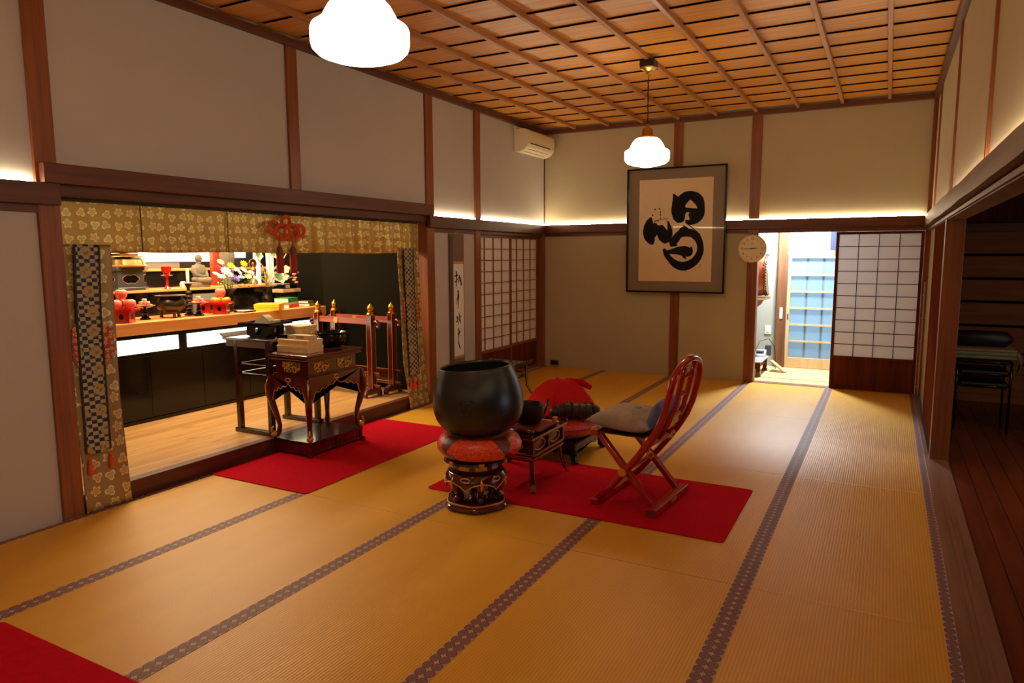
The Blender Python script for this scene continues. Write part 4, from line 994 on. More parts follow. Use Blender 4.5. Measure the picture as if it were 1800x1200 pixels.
for cx, cx2 in ((965, 950), (1105, 1100)):
    obj('hanging_cord', MB().tube([kp(cx-10, 230, .02), kp(cx, 310, .02), kp(cx2, 400, .015)], .007, 8), 'cord', o, smooth='all')
    top, bot = kp(cx2+5, 395, .015), kp(cx2+8, 695, .015); L = (top-bot).length
    g = obj('tassel', MB().lathe([(0, -L), (.030, -L), (.031, -L*.6), (.028, -.055), (.0, -.05)], 20), mat('tassel_silk', S(168, 50, 28), .8, bump=(400, .5, .002)), o, loc=top, smooth=True)
    obj('tassel_cap', MB().lathe([(.029, -.062), (.030, -.05), (.022, -.015), (.010, 0), (0, .002)], 20), mat('cap_weave', S(110, 84, 56), .7, vary=(200, .4)), g, smooth=True)

# ================================================================== TABLES BEFORE THE ALTAR
# decorated front table
o = thing('incense_table', 'maroon lacquer table with gold carved panels and curved legs on red carpet', 'table', (-4.163, 4.30, .0078))
hx_, hy_ = .198, .312
obj('tabletop', MB().box(-hx_-.012, hx_+.012, -hy_-.012, hy_+.012, .775, .80).box(-hx_-.018, hx_+.018, -hy_-.018, hy_+.018, .80, .82), 'lacqd', o, bevel=.006)
obj('waist', MB().box(-hx_+.022, hx_-.022, -hy_+.03, hy_-.03, .655, .775), 'lacqd', o, bevel=.003)
t = NT('gold_relief'); f_ = t.noise(t.coord(), 75, 2, .4)
t.base(t.ramp(f_, [(.44, S(40, 16, 10)), (.50, S(226, 172, 76))])); t.set(Roughness=.3); t.l(t.ramp(f_, [(.44, (0, 0, 0)), (.5, (.9, .9, .9))]), t.p.inputs['Metallic']); t.bump(f_, .8, .006)
M['relief'] = t.m
def carved(w, h):
    b = MB(); rr = random.Random(2)
    b.prism([(-w, h*.9), (-w*1.02, -h*.1), (-w*.7, -h*.85), (-w*.35, -h), (0, -h*.86), (w*.35, -h), (w*.7, -h*.85), (w*1.02, -h*.1), (w, h*.9), (0, h)], 'y', -.004, 0)
    for i in range(26):
        x, z = rr.uniform(-w*.8, w*.8), rr.uniform(-h*.75, h*.75); b.ball((x, -.005, z), (w*.11, .006, h*.13), 8, 5)
    b.tube([(w*1.0*math.cos(a), -.006, h*.2+h*.65*math.sin(a)) for a in [PI*i/12 for i in range(13)]], .004, 6)
    return b
for sg in (-1, 1):
    for yy in (-.135, .135):
        obj('carved_panel', carved(.088, .044), 'relief', o, loc=(sg*(hx_-.022), yy, .712), rot=(0, 0, PI/2*sg))
    obj('carved_panel', carved(.095, .044), 'relief', o, loc=(0, sg*(hy_-.03), .712), rot=(0, 0, 0 if sg < 0 else PI))
obj('ledge', MB().box(-hx_+.01, hx_-.01, -hy_+.015, hy_-.015, .640, .658), 'lacqd', o, bevel=.003)
obj('ledge_line', MB().box(-hx_+.008, hx_-.008, -hy_+.013, hy_-.013, .640, .644), 'goldp', o)
def apron_poly(w, zt=.645):
    pts = [(-w, zt), (w, zt)]; lo = []
    for a, z in ((1.0, .40), (.93, .43), (.86, .47), (.82, .505), (.74, .525), (.66, .515), (.55, .545), (.42, .535), (.3, .56), (.16, .555), (.06, .575), (0, .585)): lo.append((a*w, z))
    full = lo+[(-a, z) for a, z in lo[::-1][1:]]
    return pts+full, full
for sg in (-1, 1):
    for ax, w, off in (('x', hy_, hx_), ('y', hx_, hy_)):
        poly, low = apron_poly(w)
        a = obj('apron', MB().prism(poly, ax, sg*off-.012, sg*off+.012), 'lacqd', o, bevel=.002)
        pt = [((sg*(off+.0135), p, z) if ax == 'x' else (p, sg*(off+.0135), z)) for p, z in low]
        b = MB().tube(pt, .004, 6)
        cl = [(.0, .588), (.0, .60), (-.018, .602), (-.028, .612), (-.022, .624), (0, .63), (.022, .624), (.028, .612), (.018, .602), (0, .60)]
        b.tube([((sg*(off+.0135), p, z) if ax == 'x' else (p, sg*(off+.0135), z)) for p, z in cl], .0035, 6)
        obj('gold_edging', b, 'goldp', a)
for sx in (-1, 1):
    for sy in (-1, 1):
        p = [(1.03, 1.02, .63), (1.07, 1.045, .56), (1.06, 1.04, .47), (.98, .985, .38), (.88, .92, .29), (.83, .885, .22), (.86, .90, .165), (.92, .945, .138)]
        lg = obj('leg', MB().tube([(sx*hx_*a, sy*hy_*c, z) for a, c, z in p], [.02, .026, .03, .028, .022, .019, .021, .02], 10), 'lacqd', o, smooth=True)
        obj('scroll_foot', MB().ball((sx*hx_*.985, sy*hy_*.985, .148), (.028, .028, .028), 14, 8).tube([(sx*hx_*1.03, sy*hy_*1.02, .165), (sx*hx_*1.05, sy*hy_*1.035, .195), (sx*hx_*1.0, sy*hy_*1.0, .215)], [.012, .009, .005], 8), 'goldp', lg, smooth='all')
        obj('corner_strap', MB().tube([(sx*hx_*a, sy*hy_*c, z) for a, c, z in ((1.1, 1.06, .61), (1.17, 1.11, .55), (1.16, 1.105, .48))], [.006, .008, .004], 8), 'gold', lg, smooth='all')
obj('base_top', MB().box(-hx_-.005, hx_+.005, -hy_-.005, hy_+.005, .10, .121), 'lacqb', o, bevel=.003)
obj('base', MB().box(-hx_+.01, hx_-.01, -hy_+.01, hy_-.01, .02, .10), 'lacqd', o)
b = MB()
for sx in (-1, 1):
    for sy in (-1, 1): b.box(sx*hx_-.02, sx*hx_+.02, sy*hy_-.02, sy*hy_+.02, 0, .03)
b.box(-hx_-.004, hx_+.004, -hy_-.004, -hy_+.014, .022, .036).box(-hx_-.004, hx_+.004, hy_-.014, hy_+.004, .022, .036).box(-hx_-.004, -hx_+.014, -hy_, hy_, .022, .036).box(hx_-.014, hx_+.004, -hy_, hy_, .022, .036)
for sx in (-1, 1):
    for sy in (-1, 0, 1): b.box(sx*(hx_-.004)-.008, sx*(hx_-.004)+.008, sy*(hy_-.01)-.01, sy*(hy_-.01)+.01, .03, .10)
obj('base_frame', b, 'lacqd', o, bevel=.002)
ZT = .8285
# things on the front table
def ont(u, v): p = at(u, v, 'z', ZT); return p
c = Vector((-4.26, 4.14, ZT))
def wbox(label, loc, d, rz):
    t = thing('wooden_box', label, 'box', loc, rz, 'pale wooden boxes on the front table')
    obj('box_body', MB().box(-d[0]/2, d[0]/2, -d[1]/2, d[1]/2, 0, d[2]*.62), 'hinoki', t, bevel=.002); obj('box_lid', MB().box(-d[0]/2-.002, d[0]/2+.002, -d[1]/2-.002, d[1]/2+.002, d[2]*.62, d[2]), 'hinoki', t, bevel=.002); return t
# sizes follow the three visible corners of the lower box
pL, pF, pR = at(480, 617.5, 'z', ZT), at(539, 622, 'z', ZT), at(566, 616.5, 'z', ZT)
wx, wy = (pF-pL).length*.93, (pR-pF).length*.9; rzb = math.atan2((pF-pL).y, (pF-pL).x)*.5
cb = (pL+pR)/2; cb.z = ZT; cb.x = max(cb.x, -4.163-.21+wx/2); cb.y = max(cb.y, 4.30-.325+wy/2)
wbox('lower pale wooden box of the pair on the front table', cb, (wx, wy, .054), rzb); wbox('upper pale wooden box, resting on another box', cb+Vector((-.002, .004, .0545)), (wx*.97, wy*.97, .05), rzb)
zb_ = ZT+.105
o = thing('incense_packet', 'beige printed packet lying on the pale wooden boxes', 'packet', cb+Vector((wx*.18, 0, .105)), rzb+.05)
obj('carton', MB().box(-.085, .085, -.04, .04, 0, .034), mat('beige_card', S(206, 176, 136), .5), o, bevel=.002); obj('printed_side', MB().box(-.06, .02, -.0405, -.04, .008, .026), mat('print_brown', S(150, 110, 76), .6, vary=(140, .4)), o)
o = thing('black_case', 'small black and cream case on left of the upper wooden box', 'case', cb+Vector((-wx*.30, .0, .105)), rzb)
obj('case_body', MB().box(-.065, .005, -.05, .05, 0, .034), 'blk', o, bevel=.003); obj('cream_side', MB().box(.006, .05, -.045, .045, 0, .03), mat('cream_green', S(170, 166, 120), .5), o, bevel=.002)
o = thing('ash_bowl', 'wide black lacquer bowl with gold animal handle on the front table', 'bowl', (-4.16, 4.48, ZT))
obj('bowl', MB().lathe([(0, .0), (.07, 0), (.075, .012), (.11, .03), (.13, .06), (.132, .085), (.118, .105), (.115, .115), (.135, .128), (.14, .135), (.12, .135), (.1, .115), (.11, .08), (0, .05)], 40), 'blk', o, smooth=True)
hd = Vector((-.125, -.065, .085))
obj('gold_handle', MB().ball(tuple(hd), (.02, .02, .026), 12, 8).ball(tuple(hd+Vector((-.012, -.008, .022))), (.014, .012, .013), 10, 6).tube([hd+Vector((-.01, -.005, .03)), hd+Vector((-.025, -.016, .04)), hd+Vector((-.03, -.018, .02))], [.006, .005, .003], 6).tube([hd+Vector((0, 0, -.02)), hd+Vector((-.015, -.01, -.045)), hd+Vector((.01, .01, -.06))], [.012, .009, .006], 6), 'gold', o, smooth='all')
obj('foot_plate', MB().lathe([(0, -.0), (.09, 0), (.09, .006), (0, .006)], 32), 'lacqb', o)
# dark back table
o = thing('side_table', 'plain dark table with upturned ends behind the decorated one', 'table', (-4.625, 4.31, ZA))
hx2, hy2, H2 = .185, .285, .81
b = MB().box(-.32, .215, -hy2-.02, hy2+.03, H2-.022, H2)
obj('tabletop', b, 'lacqb', o, bevel=.004)
obj('upturned_end', MB().prism([(-.36, H2+.03), (-.345, H2+.034), (-.30, H2+.003), (-.30, H2-.012)], 'y', -hy2-.02, hy2+.03), 'lacqb', o, bevel=.002)
M['apron_tan'] = mat('apron_tan', S(120, 80, 50), .4)
for y in (-hy2, hy2-.018): obj('apron', MB().box(-.30, hx2, y, y+.018, H2-.075, H2-.022), 'apron_tan', o, bevel=.002)
for sx in (-1, 1):
    for sy in (-1, 1): obj('leg', MB().box(sx*hx2-.022, sx*hx2+.022, sy*(hy2-.02)-.022, sy*(hy2-.02)+.022, .035, H2-.022), 'lacqb', o, bevel=.004)
for sy in (-1, 1): obj('sledge_foot', MB().box(-hx2-.045, hx2+.045, sy*(hy2-.02)-.028, sy*(hy2-.02)+.028, 0, .036), 'lacqb', o, bevel=.003)
for z in (.50, .58): obj('rail', MB().box(-hx2+.02, hx2-.02, -hy2+.012, -hy2+.026, z, z+.012).box(-hx2-.008, -hx2+.008, -hy2+.04, hy2-.04, z, z+.012), 'lacqb', o)
ZB = ZA+H2+.0005
ps_ = Vector((-4.70, 4.26, ZB))
o = thing('black_offering_stand', 'black offering stand with round cutouts on the dark table', 'offering stand', ps_, math.radians(10))
obj('tray', MB().box(-.15, .15, -.15, .15, .098, .108).box(-.16, -.15, -.16, .16, .098, .122).box(.15, .16, -.16, .16, .098, .122).box(-.15, .15, -.16, -.15, .098, .122).box(-.15, .15, .15, .16, .098, .122), 'blk', o, bevel=.002)
for k in range(4):
    q = MB(); n = 20; hole = [(.034*math.cos(a)*(1+.1*math.cos(3*a)), .046+.03*math.sin(a)) for a in [2*PI*i/n for i in range(n)]]
    out = []
    for i in range(n):
        a = 2*PI*i/n; t_ = min(.11/max(1e-6, abs(math.cos(a))), .049/max(1e-6, abs(math.sin(a)))); out.append((t_*math.cos(a), .049+t_*math.sin(a)))
    for yy in (-.11, -.102):
        A = [q.v(x, yy, z) for x, z in hole]; B = [q.v(x, yy, z) for x, z in out]
        for i in range(n): q.f([A[i], A[(i+1) % n], B[(i+1) % n], B[i]])
    obj('side_panel', q, M['greylac'] if k == 0 else 'blk', o, rot=(0, 0, k*PI/2))
solo('folded_paper', 'folded white paper sheet on the black offering stand', 'paper', MB().prism([(-.10, 0), (-.07, .03), (-.03, .055), (.0, .07), (.03, .05), (.05, .03), (.06, .012), (.10, .03), (.12, .028), (.12, 0)], 'y', -.03, .05), mat('cream_paper', S(220, 206, 176), .8), loc=ps_+Vector((0, 0, .1085)), rot=(0, 0, .1))
o = thing('tan_block', 'plain tan wooden box at the far end of the dark table', 'box', (-4.50, 4.47, ZB), 0)
obj('block_body', MB().box(-.10, .10, -.09, .09, 0, .06), 'hinoki', o, bevel=.003); obj('block_lid', MB().box(-.102, .102, -.092, .092, .06, .08), 'hinoki', o, bevel=.003)
# tall lacquer racks
def rack(label, p0, p1):
    p0, p1 = Vector(p0), Vector(p1); c = (p0+p1)/2; d = p1-p0; L = d.length
    t = thing('lacquer_rack', label, 'rack', (c.x, c.y, ZA), math.atan2(d.y, d.x), 'lacquer racks with gold knobs')
    for s_ in (-1, 1):
        x = s_*L/2
        po = obj('post', MB().box(x-.032, x+.032, -.032, .032, .085, .87), 'lacqd', t, bevel=.005)
        b = MB()
        for i, j in ((-1, -1), (1, -1), (1, 1), (-1, 1)): b.box(x+i*.032-.0022, x+i*.032+.0022, j*.032-.0022, j*.032+.0022, .09, .87)
        obj('gold_line', b, 'goldp', po)
        obj('finial', MB().lathe([(0, .87), (.042, .87), (.045, .885), (.034, .895), (.036, .905), (.02, .913), (.03, .925), (.036, .945), (.03, .965), (.012, .98), (.004, .995), (0, .998)], 20, c=(x, 0, 0)), 'gold', po, smooth=True)
        obj('foot', MB().prism([(-.12, 0), (-.10, 0), (-.09, .03), (.09, .03), (.10, 0), (.12, 0), (.125, .035), (.10, .08), (.05, .1), (-.05, .1), (-.10, .08), (-.125, .035)], 'x', x-.026, x+.026), 'lacqd', t, bevel=.003)
        obj('scroll_end', MB().tube([(x+s_*.03, 0, .80), (x+s_*.08, 0, .805), (x+s_*.12, 0, .79), (x+s_*.125, 0, .755), (x+s_*.095, 0, .745), (x+s_*.09, 0, .77)], [.024, .022, .02, .018, .014, .009], 10), 'lacqd', po, smooth='all')
    obj('top_bar', MB().box(-L/2, L/2, -.018, .018, .77, .835), wood('rack_bar', S(140, 56, 36), S(160, 70, 44), 'x', 20, .3, .3), t, bevel=.004)
    obj('bar_medallion', MB().lathe([(0, 0), (.034, 0), (.034, .006), (0, .008)], 24).xf(Matrix.Translation((-.1, -.019, .80)) @ Matrix.Rotation(PI/2, 4, 'X')), 'goldp', t)
    for z in (.10, .23): r_ = obj('lower_rail', MB().box(-L/2-.12, L/2+.12, -.014, .014, z, z+.035), 'lacqd', t, bevel=.003); obj('gold_line', MB().box(-L/2-.12, L/2+.12, -.0165, -.012, z+.031, z+.037), 'goldp', r_)
    obj('lower_panel', MB().box(-L/2, L/2, -.007, .007, .135, .23), 'lacqb', t)
rack('front red-brown lacquer rack with gold knobs beside the decorated table', (-5.57, 5.80), (-4.763, 5.726))
rack('rear red-brown lacquer rack with gold knobs against the dark alcove wall', (-5.58, 6.075), (-4.69, 5.985))
solo('rack_clip', 'small black clip on the rear lacquer rack bar', 'clip', MB().box(-5.02, -4.95, 6.0, 6.04, ZA+.8355, ZA+.87), 'blk', bevel=.004)

# ================================================================== CARPETS
def carpet(label, x0, x1, y0, y1, z=.0016, r=.03):
    pts = []
    for cx, cy, a0 in ((x1-r, y1-r, 0), (x0+r, y1-r, 90), (x0+r, y0+r, 180), (x1-r, y0+r, 270)):
        for k in range(5): a = math.radians(a0+k*22.5); pts.append((cx+r*math.cos(a), cy+r*math.sin(a)))
    solo('red_carpet', label, 'carpet', MB().prism(pts, 'z', z, z+.006), 'felt', 'red felt carpets', bevel=.002)
carpet('red felt carpet under the decorated maroon table', -4.335, -3.385, 3.345, 5.33)
carpet('red felt carpet under the red folding chair', -2.735, -.722, 3.835, 4.832)
carpet('red felt carpet cut off at the bottom left corner of photo', -3.36, -2.36, -.5, 1.49)
ZM = .0080
# ================================================================== BELL
BX, BY = -2.27, 3.73
o = thing('bell_stand', 'round maroon and gold carved stand carrying the large bell', 'stand', (BX, BY, .0078))
obj('base_plate', MB().lathe([(0, 0), (.195, 0), (.205, .012), (.2, .024), (.19, .03), (.188, .038), (.17, .045), (0, .045)], 60, lobes=6, amp=.035), 'lacqd', o, smooth=True)
obj('base_line', MB().lathe([(.186, .036), (.192, .037), (.192, .044), (.186, .046), (.184, .04), (.186, .036)], 60, lobes=6, amp=.035, cap=False), 'goldp', o, smooth=True)
for k in range(6):
    a = 2*PI*k/6+.2; ca, sa = math.cos(a), math.sin(a)
    lg = obj('leg', MB().tube([(r_*ca, r_*sa, z) for r_, z in ((.17, .20), (.178, .165), (.16, .125), (.125, .09), (.118, .065), (.14, .052))], [.016, .024, .022, .018, .017, .02], 10), 'lacqd', o, smooth=True)
    obj('scroll_foot', MB().ball((.155*ca, .155*sa, .068), (.022, .022, .022), 12, 8), 'lacqd', lg, smooth='all')
    obj('gold_strap', MB().tube([(r_*ca, r_*sa, z) for r_, z in ((.178, .222), (.2, .19), (.198, .155), (.18, .125))], [.006, .009, .008, .003], 8), 'gold', lg, smooth='all')
def skirt(u, v):
    a = 2*PI*u; s_ = abs(math.sin(3*a-.6+PI/2)); zl = .135+.05*(s_**.6); z = zl+(.235-zl)*v; r_ = .165+.03*math.sin(PI*min(1, max(0, (z-.10)/.145)))
    return (r_*math.cos(a), r_*math.sin(a), z)
b = MB().grid(skirt, 96, 6); bmesh.ops.remove_doubles(b.b, verts=b.b.verts, dist=1e-5)
obj('apron', b, 'lacqd', o, smooth='all', solid=.012)
obj('apron_edging', MB().tube([Vector(skirt(i/96, 0))*1.0+Vector((math.cos(2*PI*i/96), math.sin(2*PI*i/96), 0))*.007 for i in range(96)], .0042, 6, closed=True), 'goldp', o, smooth='all')
for k in range(6):
    a = 2*PI*(k+.5)/6+.2; q = [(x, z) for x, z in ((-.02, .0), (-.03, .012), (-.02, .024), (0, .026), (.02, .024), (.03, .012), (.02, .0), (0, -.004))]
    obj('cloud_mark', MB().tube([(.1985*math.cos(a+x/.19), .1985*math.sin(a+x/.19), .198+z) for x, z in q], .004, 6, closed=True), 'goldp', o, smooth='all')
obj('waist', MB().lathe([(0, .225), (.165, .228), (.17, .24), (.15, .246), (.145, .25), (.145, .282), (.155, .286), (.0, .288)], 48), 'lacqd', o, smooth=True)
for k in range(8):
    a = 2*PI*k/8; b = MB()
    for j in range(6):
        t0, t1 = a+(.52*j/6-.26), a+(.52*(j+1)/6-.26); r_ = .147
        b.f([b.v(r_*math.cos(t0), r_*math.sin(t0), .254), b.v(r_*math.cos(t1), r_*math.sin(t1), .254), b.v(r_*math.cos(t1), r_*math.sin(t1), .279), b.v(r_*math.cos(t0), r_*math.sin(t0), .279)])
    obj('gold_panel', b, 'carved_gold', o, solid=.004)
obj('top_plate', MB().lathe([(0, .286), (.18, .288), (.205, .298), (.2, .312), (.185, .318), (.192, .326), (.2, .333), (0, .335)], 60), 'lacqb', o, smooth=True)
for k in range(6):
    a = 2*PI*k/6+.2; obj('gold_clasp', MB().cbox((0, 0, 0), (.012, .035, .032)), 'goldp', o, loc=(.198*math.cos(a), .198*math.sin(a), .303), rot=(0, 0, a), bevel=.003)
zc = .3435
M['redcush'] = mat('red_brocade_cushion', S(206, 44, 26), .45, vary=(40, .12)); 
def cushmat(name, c, rough=.42):
    t = NT(name); vo = t.n('ShaderNodeTexVoronoi', feature='DISTANCE_TO_EDGE'); vo.inputs['Scale'].default_value = 46; t.l(t.coord(), vo.inputs['Vector'])
    t.base(t.ramp(vo.outputs['Distance'], [(.01, tuple(x*.25 for x in c[:3])), (.05, c)])); t.set(Roughness=rough, Sheen_Weight=.2); t.bump(vo.outputs['Distance'], .4, .004); return t.m
M['cushr'] = cushmat('red_brocade_cushion_pattern', (.86, .07, .022)); M['cushp'] = cushmat('plum_brocade', S(110, 54, 56))
o = thing('bell_cushion', 'round red brocade ring cushion between the bell and its stand', 'cushion', (BX+.022, BY+.012, zc))
b = MB()
b.lathe([(.10, .0), (.20, .0), (.245, .012), (.27, .045), (.272, .075), (.255, .11), (.22, .132), (.195, .135), (.17, .125), (.12, .108), (.10, .105)], 48)
t = NT('ring_cushion_brocade'); x_, y_, z_ = t.sep(t.coord())
vo = t.n('ShaderNodeTexVoronoi', feature='DISTANCE_TO_EDGE'); vo.inputs['Scale'].default_value = 46; t.l(t.coord(), vo.inputs['Vector'])
fr = t.math('FRACT', t.math('ADD', t.math('DIVIDE', t.math('ARCTAN2', y_, x_), PI/2), t.math('ADD', .20, t.math('MULTIPLY', z_, 1.6))))
wd = t.math('ADD', .10, t.math('MULTIPLY', t.math('ABSOLUTE', t.math('SUBTRACT', z_, .06)), 3.2))
pl = t.math('LESS_THAN', fr, wd)
ck_ = t.ramp(vo.outputs['Distance'], [(.01, (.25, .25, .25)), (.05, (1, 1, 1))])
mm = t.n('ShaderNodeMix', data_type='RGBA', blend_type='MULTIPLY'); mm.inputs[0].default_value = 1
t.l(t.mix(pl, (.88, .075, .025), S(112, 56, 58)), mm.inputs[6]); t.l(ck_, mm.inputs[7]); t.base(mm.outputs[2]); t.set(Roughness=.38); t.bump(vo.outputs['Distance'], .4, .004)
M['ringcush'] = t.m
obj('cover', b, 'ringcush', o, smooth='all')
tilt = Matrix.Rotation(math.radians(-4.0), 4, FW)
o = thing('temple_bell', 'large black iron bowl-shaped temple bell, tilted on a red cushion', 'bell', (BX+.032, BY+.014, zc+.128))
pr = [(0, 0), (.09, .003), (.16, .014), (.205, .035), (.245, .07), (.275, .12), (.289, .175), (.288, .235), (.277, .30), (.260, .36), (.240, .41), (.230, .432), (.229, .440), (.223, .444), (.216, .44), (.216, .425), (.24, .36), (.259, .29), (.272, .23), (.265, .16), (.235, .1), (.17, .05), (0, .03)]
obj('bowl', MB().lathe(pr, 72).xf(tilt), 'iron', o, smooth='all')
b = MB(); rr = random.Random(4); va = math.atan2(-BY, -BX)
for i in range(26):
    a = va-.25+rr.uniform(-.17, .17); z = .235+rr.uniform(-.055, .055); r_ = .288; b.ball((r_*math.cos(a), r_*math.sin(a), z), (.006, .006, .005), 6, 4)
obj('raised_characters', b.xf(tilt), 'iron', o, smooth='all')
solo('white_cloth', 'small white folded cloth half hidden behind the large bell', 'cloth', MB().pillow(.16, .12, .05, c=(0, 0, .025)), 'paperw', loc=(-2.68, 4.16, ZM), smooth='all')
# ================================================================== SUTRA TABLE
o = thing('sutra_table', 'low red-brown table with gold edges and splayed legs beside the bell', 'table', (-2.27, 4.345, ZM))
tx, ty = .22, .245
M['frame_gold'] = mat('worn_gold_edge', S(196, 140, 76), .35, .6)
for sx in (-1, 1):
    for sy in (-1, 1):
        p = [(tx-.01, ty-.01, .205), (tx-.005, ty-.005, .12), (tx+.012, ty+.015, .05), (tx+.03, ty+.04, .011)]
        lg = obj('leg', MB().tube([(sx*a, sy*c, z) for a, c, z in p], [.02, .018, .019, .022], 4), 'lacqd', o)
        obj('gold_edge', MB().tube([(sx*(a+.012), sy*(c-.012), z) for a, c, z in p], .0035, 5), 'frame_gold', lg); obj('foot_cap', MB().tube([(sx*(tx+.02), sy*(ty+.027), .045), (sx*(tx+.03), sy*(ty+.04), .0105)], [.0215, .0245], 4), 'gold', lg)
def framebox(x, y, z0, z1, th=.014): return MB().box(-x, x, -y, -y+th, z0, z1).box(-x, x, y-th, y, z0, z1).box(-x, -x+th, -y+th, y-th, z0, z1).box(x-th, x, -y+th, y-th, z0, z1)
for z in (.205, .235): r_ = obj('lower_rail', framebox(tx+.012, ty+.012, z, z+.018, .02), 'lacqd', o, bevel=.003); obj('gold_edge', framebox(tx+.0135, ty+.0135, z+.014, z+.019, .004), 'frame_gold', r_)
for sx in (-1, 1):
    for sy in (-1, 0, 1): obj('corner_post', MB().box(sx*tx-.014, sx*tx+.014, sy*ty-.012, sy*ty+.012, .25, .35), 'lacqd', o, bevel=.002)
for sx in (-1, 1):
    for sy in (-.5, .5):
        obj('carved_panel', MB().tube([(sx*(tx-.004), sy*ty+.085*math.cos(a), .30+.036*math.sin(a)) for a in [2*PI*i/20 for i in range(20)]], .007, 6, closed=True), 'frame_gold', o, smooth='all')
        obj('inset_panel', MB().box(sx*(tx-.014)-.004, sx*(tx-.014)+.004, sy*ty-.11, sy*ty+.11, .255, .345), 'lacqd', o)
for sy in (-1, 1): obj('inset_panel', MB().box(-tx+.014, tx-.014, sy*(ty-.008)-.004, sy*(ty-.008)+.004, .255, .345), 'lacqd', o); obj('carved_panel', MB().tube([(.15*math.cos(a), sy*(ty-.002), .30+.034*math.sin(a)) for a in [2*PI*i/24 for i in range(24)]], .006, 6, closed=True), 'frame_gold', o, smooth='all')
obj('tabletop', MB().box(-tx-.02, tx+.02, -ty-.035, ty+.06, .35, .368), 'lacqd', o, bevel=.004)
obj('top_edge', framebox(tx+.022, ty+.037, .362, .370, .006), 'frame_gold', o)
for sy, q in ((-1, -.03), (1, .055)): obj('end_lip', MB().box(-tx-.02, tx+.02, sy*ty+q-.008, sy*ty+q+.008, .368, .395), 'lacqd', o, bevel=.003)
ztb = ZM+.3685
o = thing('bowl_cushion', 'square dark red cushion under the small black bowl', 'cushion', (-2.19, 4.37, ztb)); obj('cover', MB().pillow(.29, .34, .034, c=(0, 0, .0175), pw=.3), mat('dark_red_cloth', S(130, 34, 30), .8, vary=(40, .12)), o, smooth='all')
solo('small_bowl_bell', 'small black bowl bell resting on the dark red cushion', 'bell', MB().lathe([(0, 0), (.05, 0), (.085, .015), (.105, .05), (.112, .1), (.113, .14), (.110, .145), (.106, .14), (.104, .1), (.095, .05), (0, .02)], 40), mat('dark_bowl', S(40, 24, 26), .4, .3), loc=(-2.205, 4.355, ztb+.0335), smooth='all')
b = MB(); b.box(-2.33, -2.06, 4.57, 4.60, ztb, ztb+.03)
o = thing('striker_rest', 'pale gold-edged wooden rest at the far end of sutra table', 'rest', (-2.165, 4.555, ztb))
obj('board', MB().box(-.10, .10, -.025, .025, 0, .02), 'goldp', o, bevel=.002)
obj('prong', MB().box(-.09, -.06, -.02, .02, .02, .05), 'goldp', o, bevel=.002); obj('prong', MB().box(.06, .09, -.02, .02, .02, .05), 'goldp', o, bevel=.002)
solo('bell_striker', 'thin dark wooden striker leaning on the rest behind the small bowl', 'striker', MB().tube([(-2.19, 4.562, ztb+.034), (-2.15, 4.575, ztb+.17)], [.009, .011], 8), 'lacqb', smooth='all')
solo('dark_edge_bar', 'short dark lacquer bar lying on the front edge of sutra table', 'mallet', MB().tube([(-2.28, 4.15, ztb+.021), (-2.15, 4.155, ztb+.021), (-2.065, 4.16, ztb+.021)], [.018, .02, .016], 12), 'lacqb', smooth='all')  # added bar, stands in for the cushion's dark front edge
# ================================================================== WOODEN FISH DRUM UNDER A RED CLOTH
GX, GY = -2.34, 5.10
o = thing('drum_stand', 'low black lacquer stand with curled feet under the red-draped drum', 'stand', (GX+.01, GY, .0078))
obj('top', MB().box(-.29, .29, -.30, .27, .115, .15), 'blk', o, bevel=.01)
obj('edge_rail', MB().box(-.30, .30, -.31, -.29, .10, .155).box(-.30, .30, .26, .28, .10, .155).box(.28, .30, -.29, .26, .10, .155).box(-.30, -.28, -.29, .26, .10, .155), 'blk', o, bevel=.006)
for ax, w, off in (('x', .29, .285), ('y', .28, .29)):
    for sg in (-1, 1):
        pts = [(-w, .12), (w, .12), (w, .03)]+[(w*.9*math.cos(PI*i/16), .045+.035*abs(math.sin(3*PI*i/16))+.02) for i in range(17)]+[(-w, .03)]
        obj('carved_skirt', MB().prism(pts, ax, sg*off-.008, sg*off+.008), 'blk', o, bevel=.003)
for sx in (-1, 1):
    for sy in (-1, 1): obj('foot', MB().tube([(sx*.265, sy*.265, .11), (sx*.285, sy*.285, .07), (sx*.28, sy*.28, .03), (sx*.305, sy*.305, 0)], [.03, .03, .022, .026], 10), 'blk', o, smooth='all')
o = thing('drum_cushion', 'red brocade cushion under the red-draped carved drum', 'cushion', (GX+.05, GY+.02, .1585))
b = MB().lathe([(0, 0), (.22, 0), (.275, .03), (.295, .075), (.285, .12), (.23, .15), (0, .155)], 48, lobes=4, amp=.035)
obj('cover', b, 'cushr', o, smooth='all'); obj('seam', MB().tube([(.297*(1+.035*math.cos(4*2*PI*i/48))*math.cos(2*PI*i/48), .297*(1+.035*math.cos(4*2*PI*i/48))*math.sin(2*PI*i/48), .078) for i in range(48)], .004, 6, closed=True), 'cushp', o)
M['darkwood'] = mat('dark_carved_wood', S(52, 34, 26), .45, vary=(30, .3), bump=(50, .6, .006))
zf = .1585+.1535
o = thing('wooden_fish', 'dark carved wooden drum shaped as a fish, showing under the red cloth', 'drum', (GX+.05, GY+.02, zf))
b = MB().ball((0, .03, .125), (.205, .19, .125), 32, 18)
obj('body', b, 'darkwood', o, smooth='all')
b = MB(); rr = random.Random(8); p0, p1 = Vector((.03, -.275, .055)), Vector((.345, -.035, .10))
pts = [p0+(p1-p0)*(i/14)+Vector((0, 0, .02*math.sin(i*.4))) for i in range(15)]
b.tube(pts, [.03, .05, .045, .056, .05, .06, .052, .062, .055, .064, .06, .066, .05, .045, .02], 14)
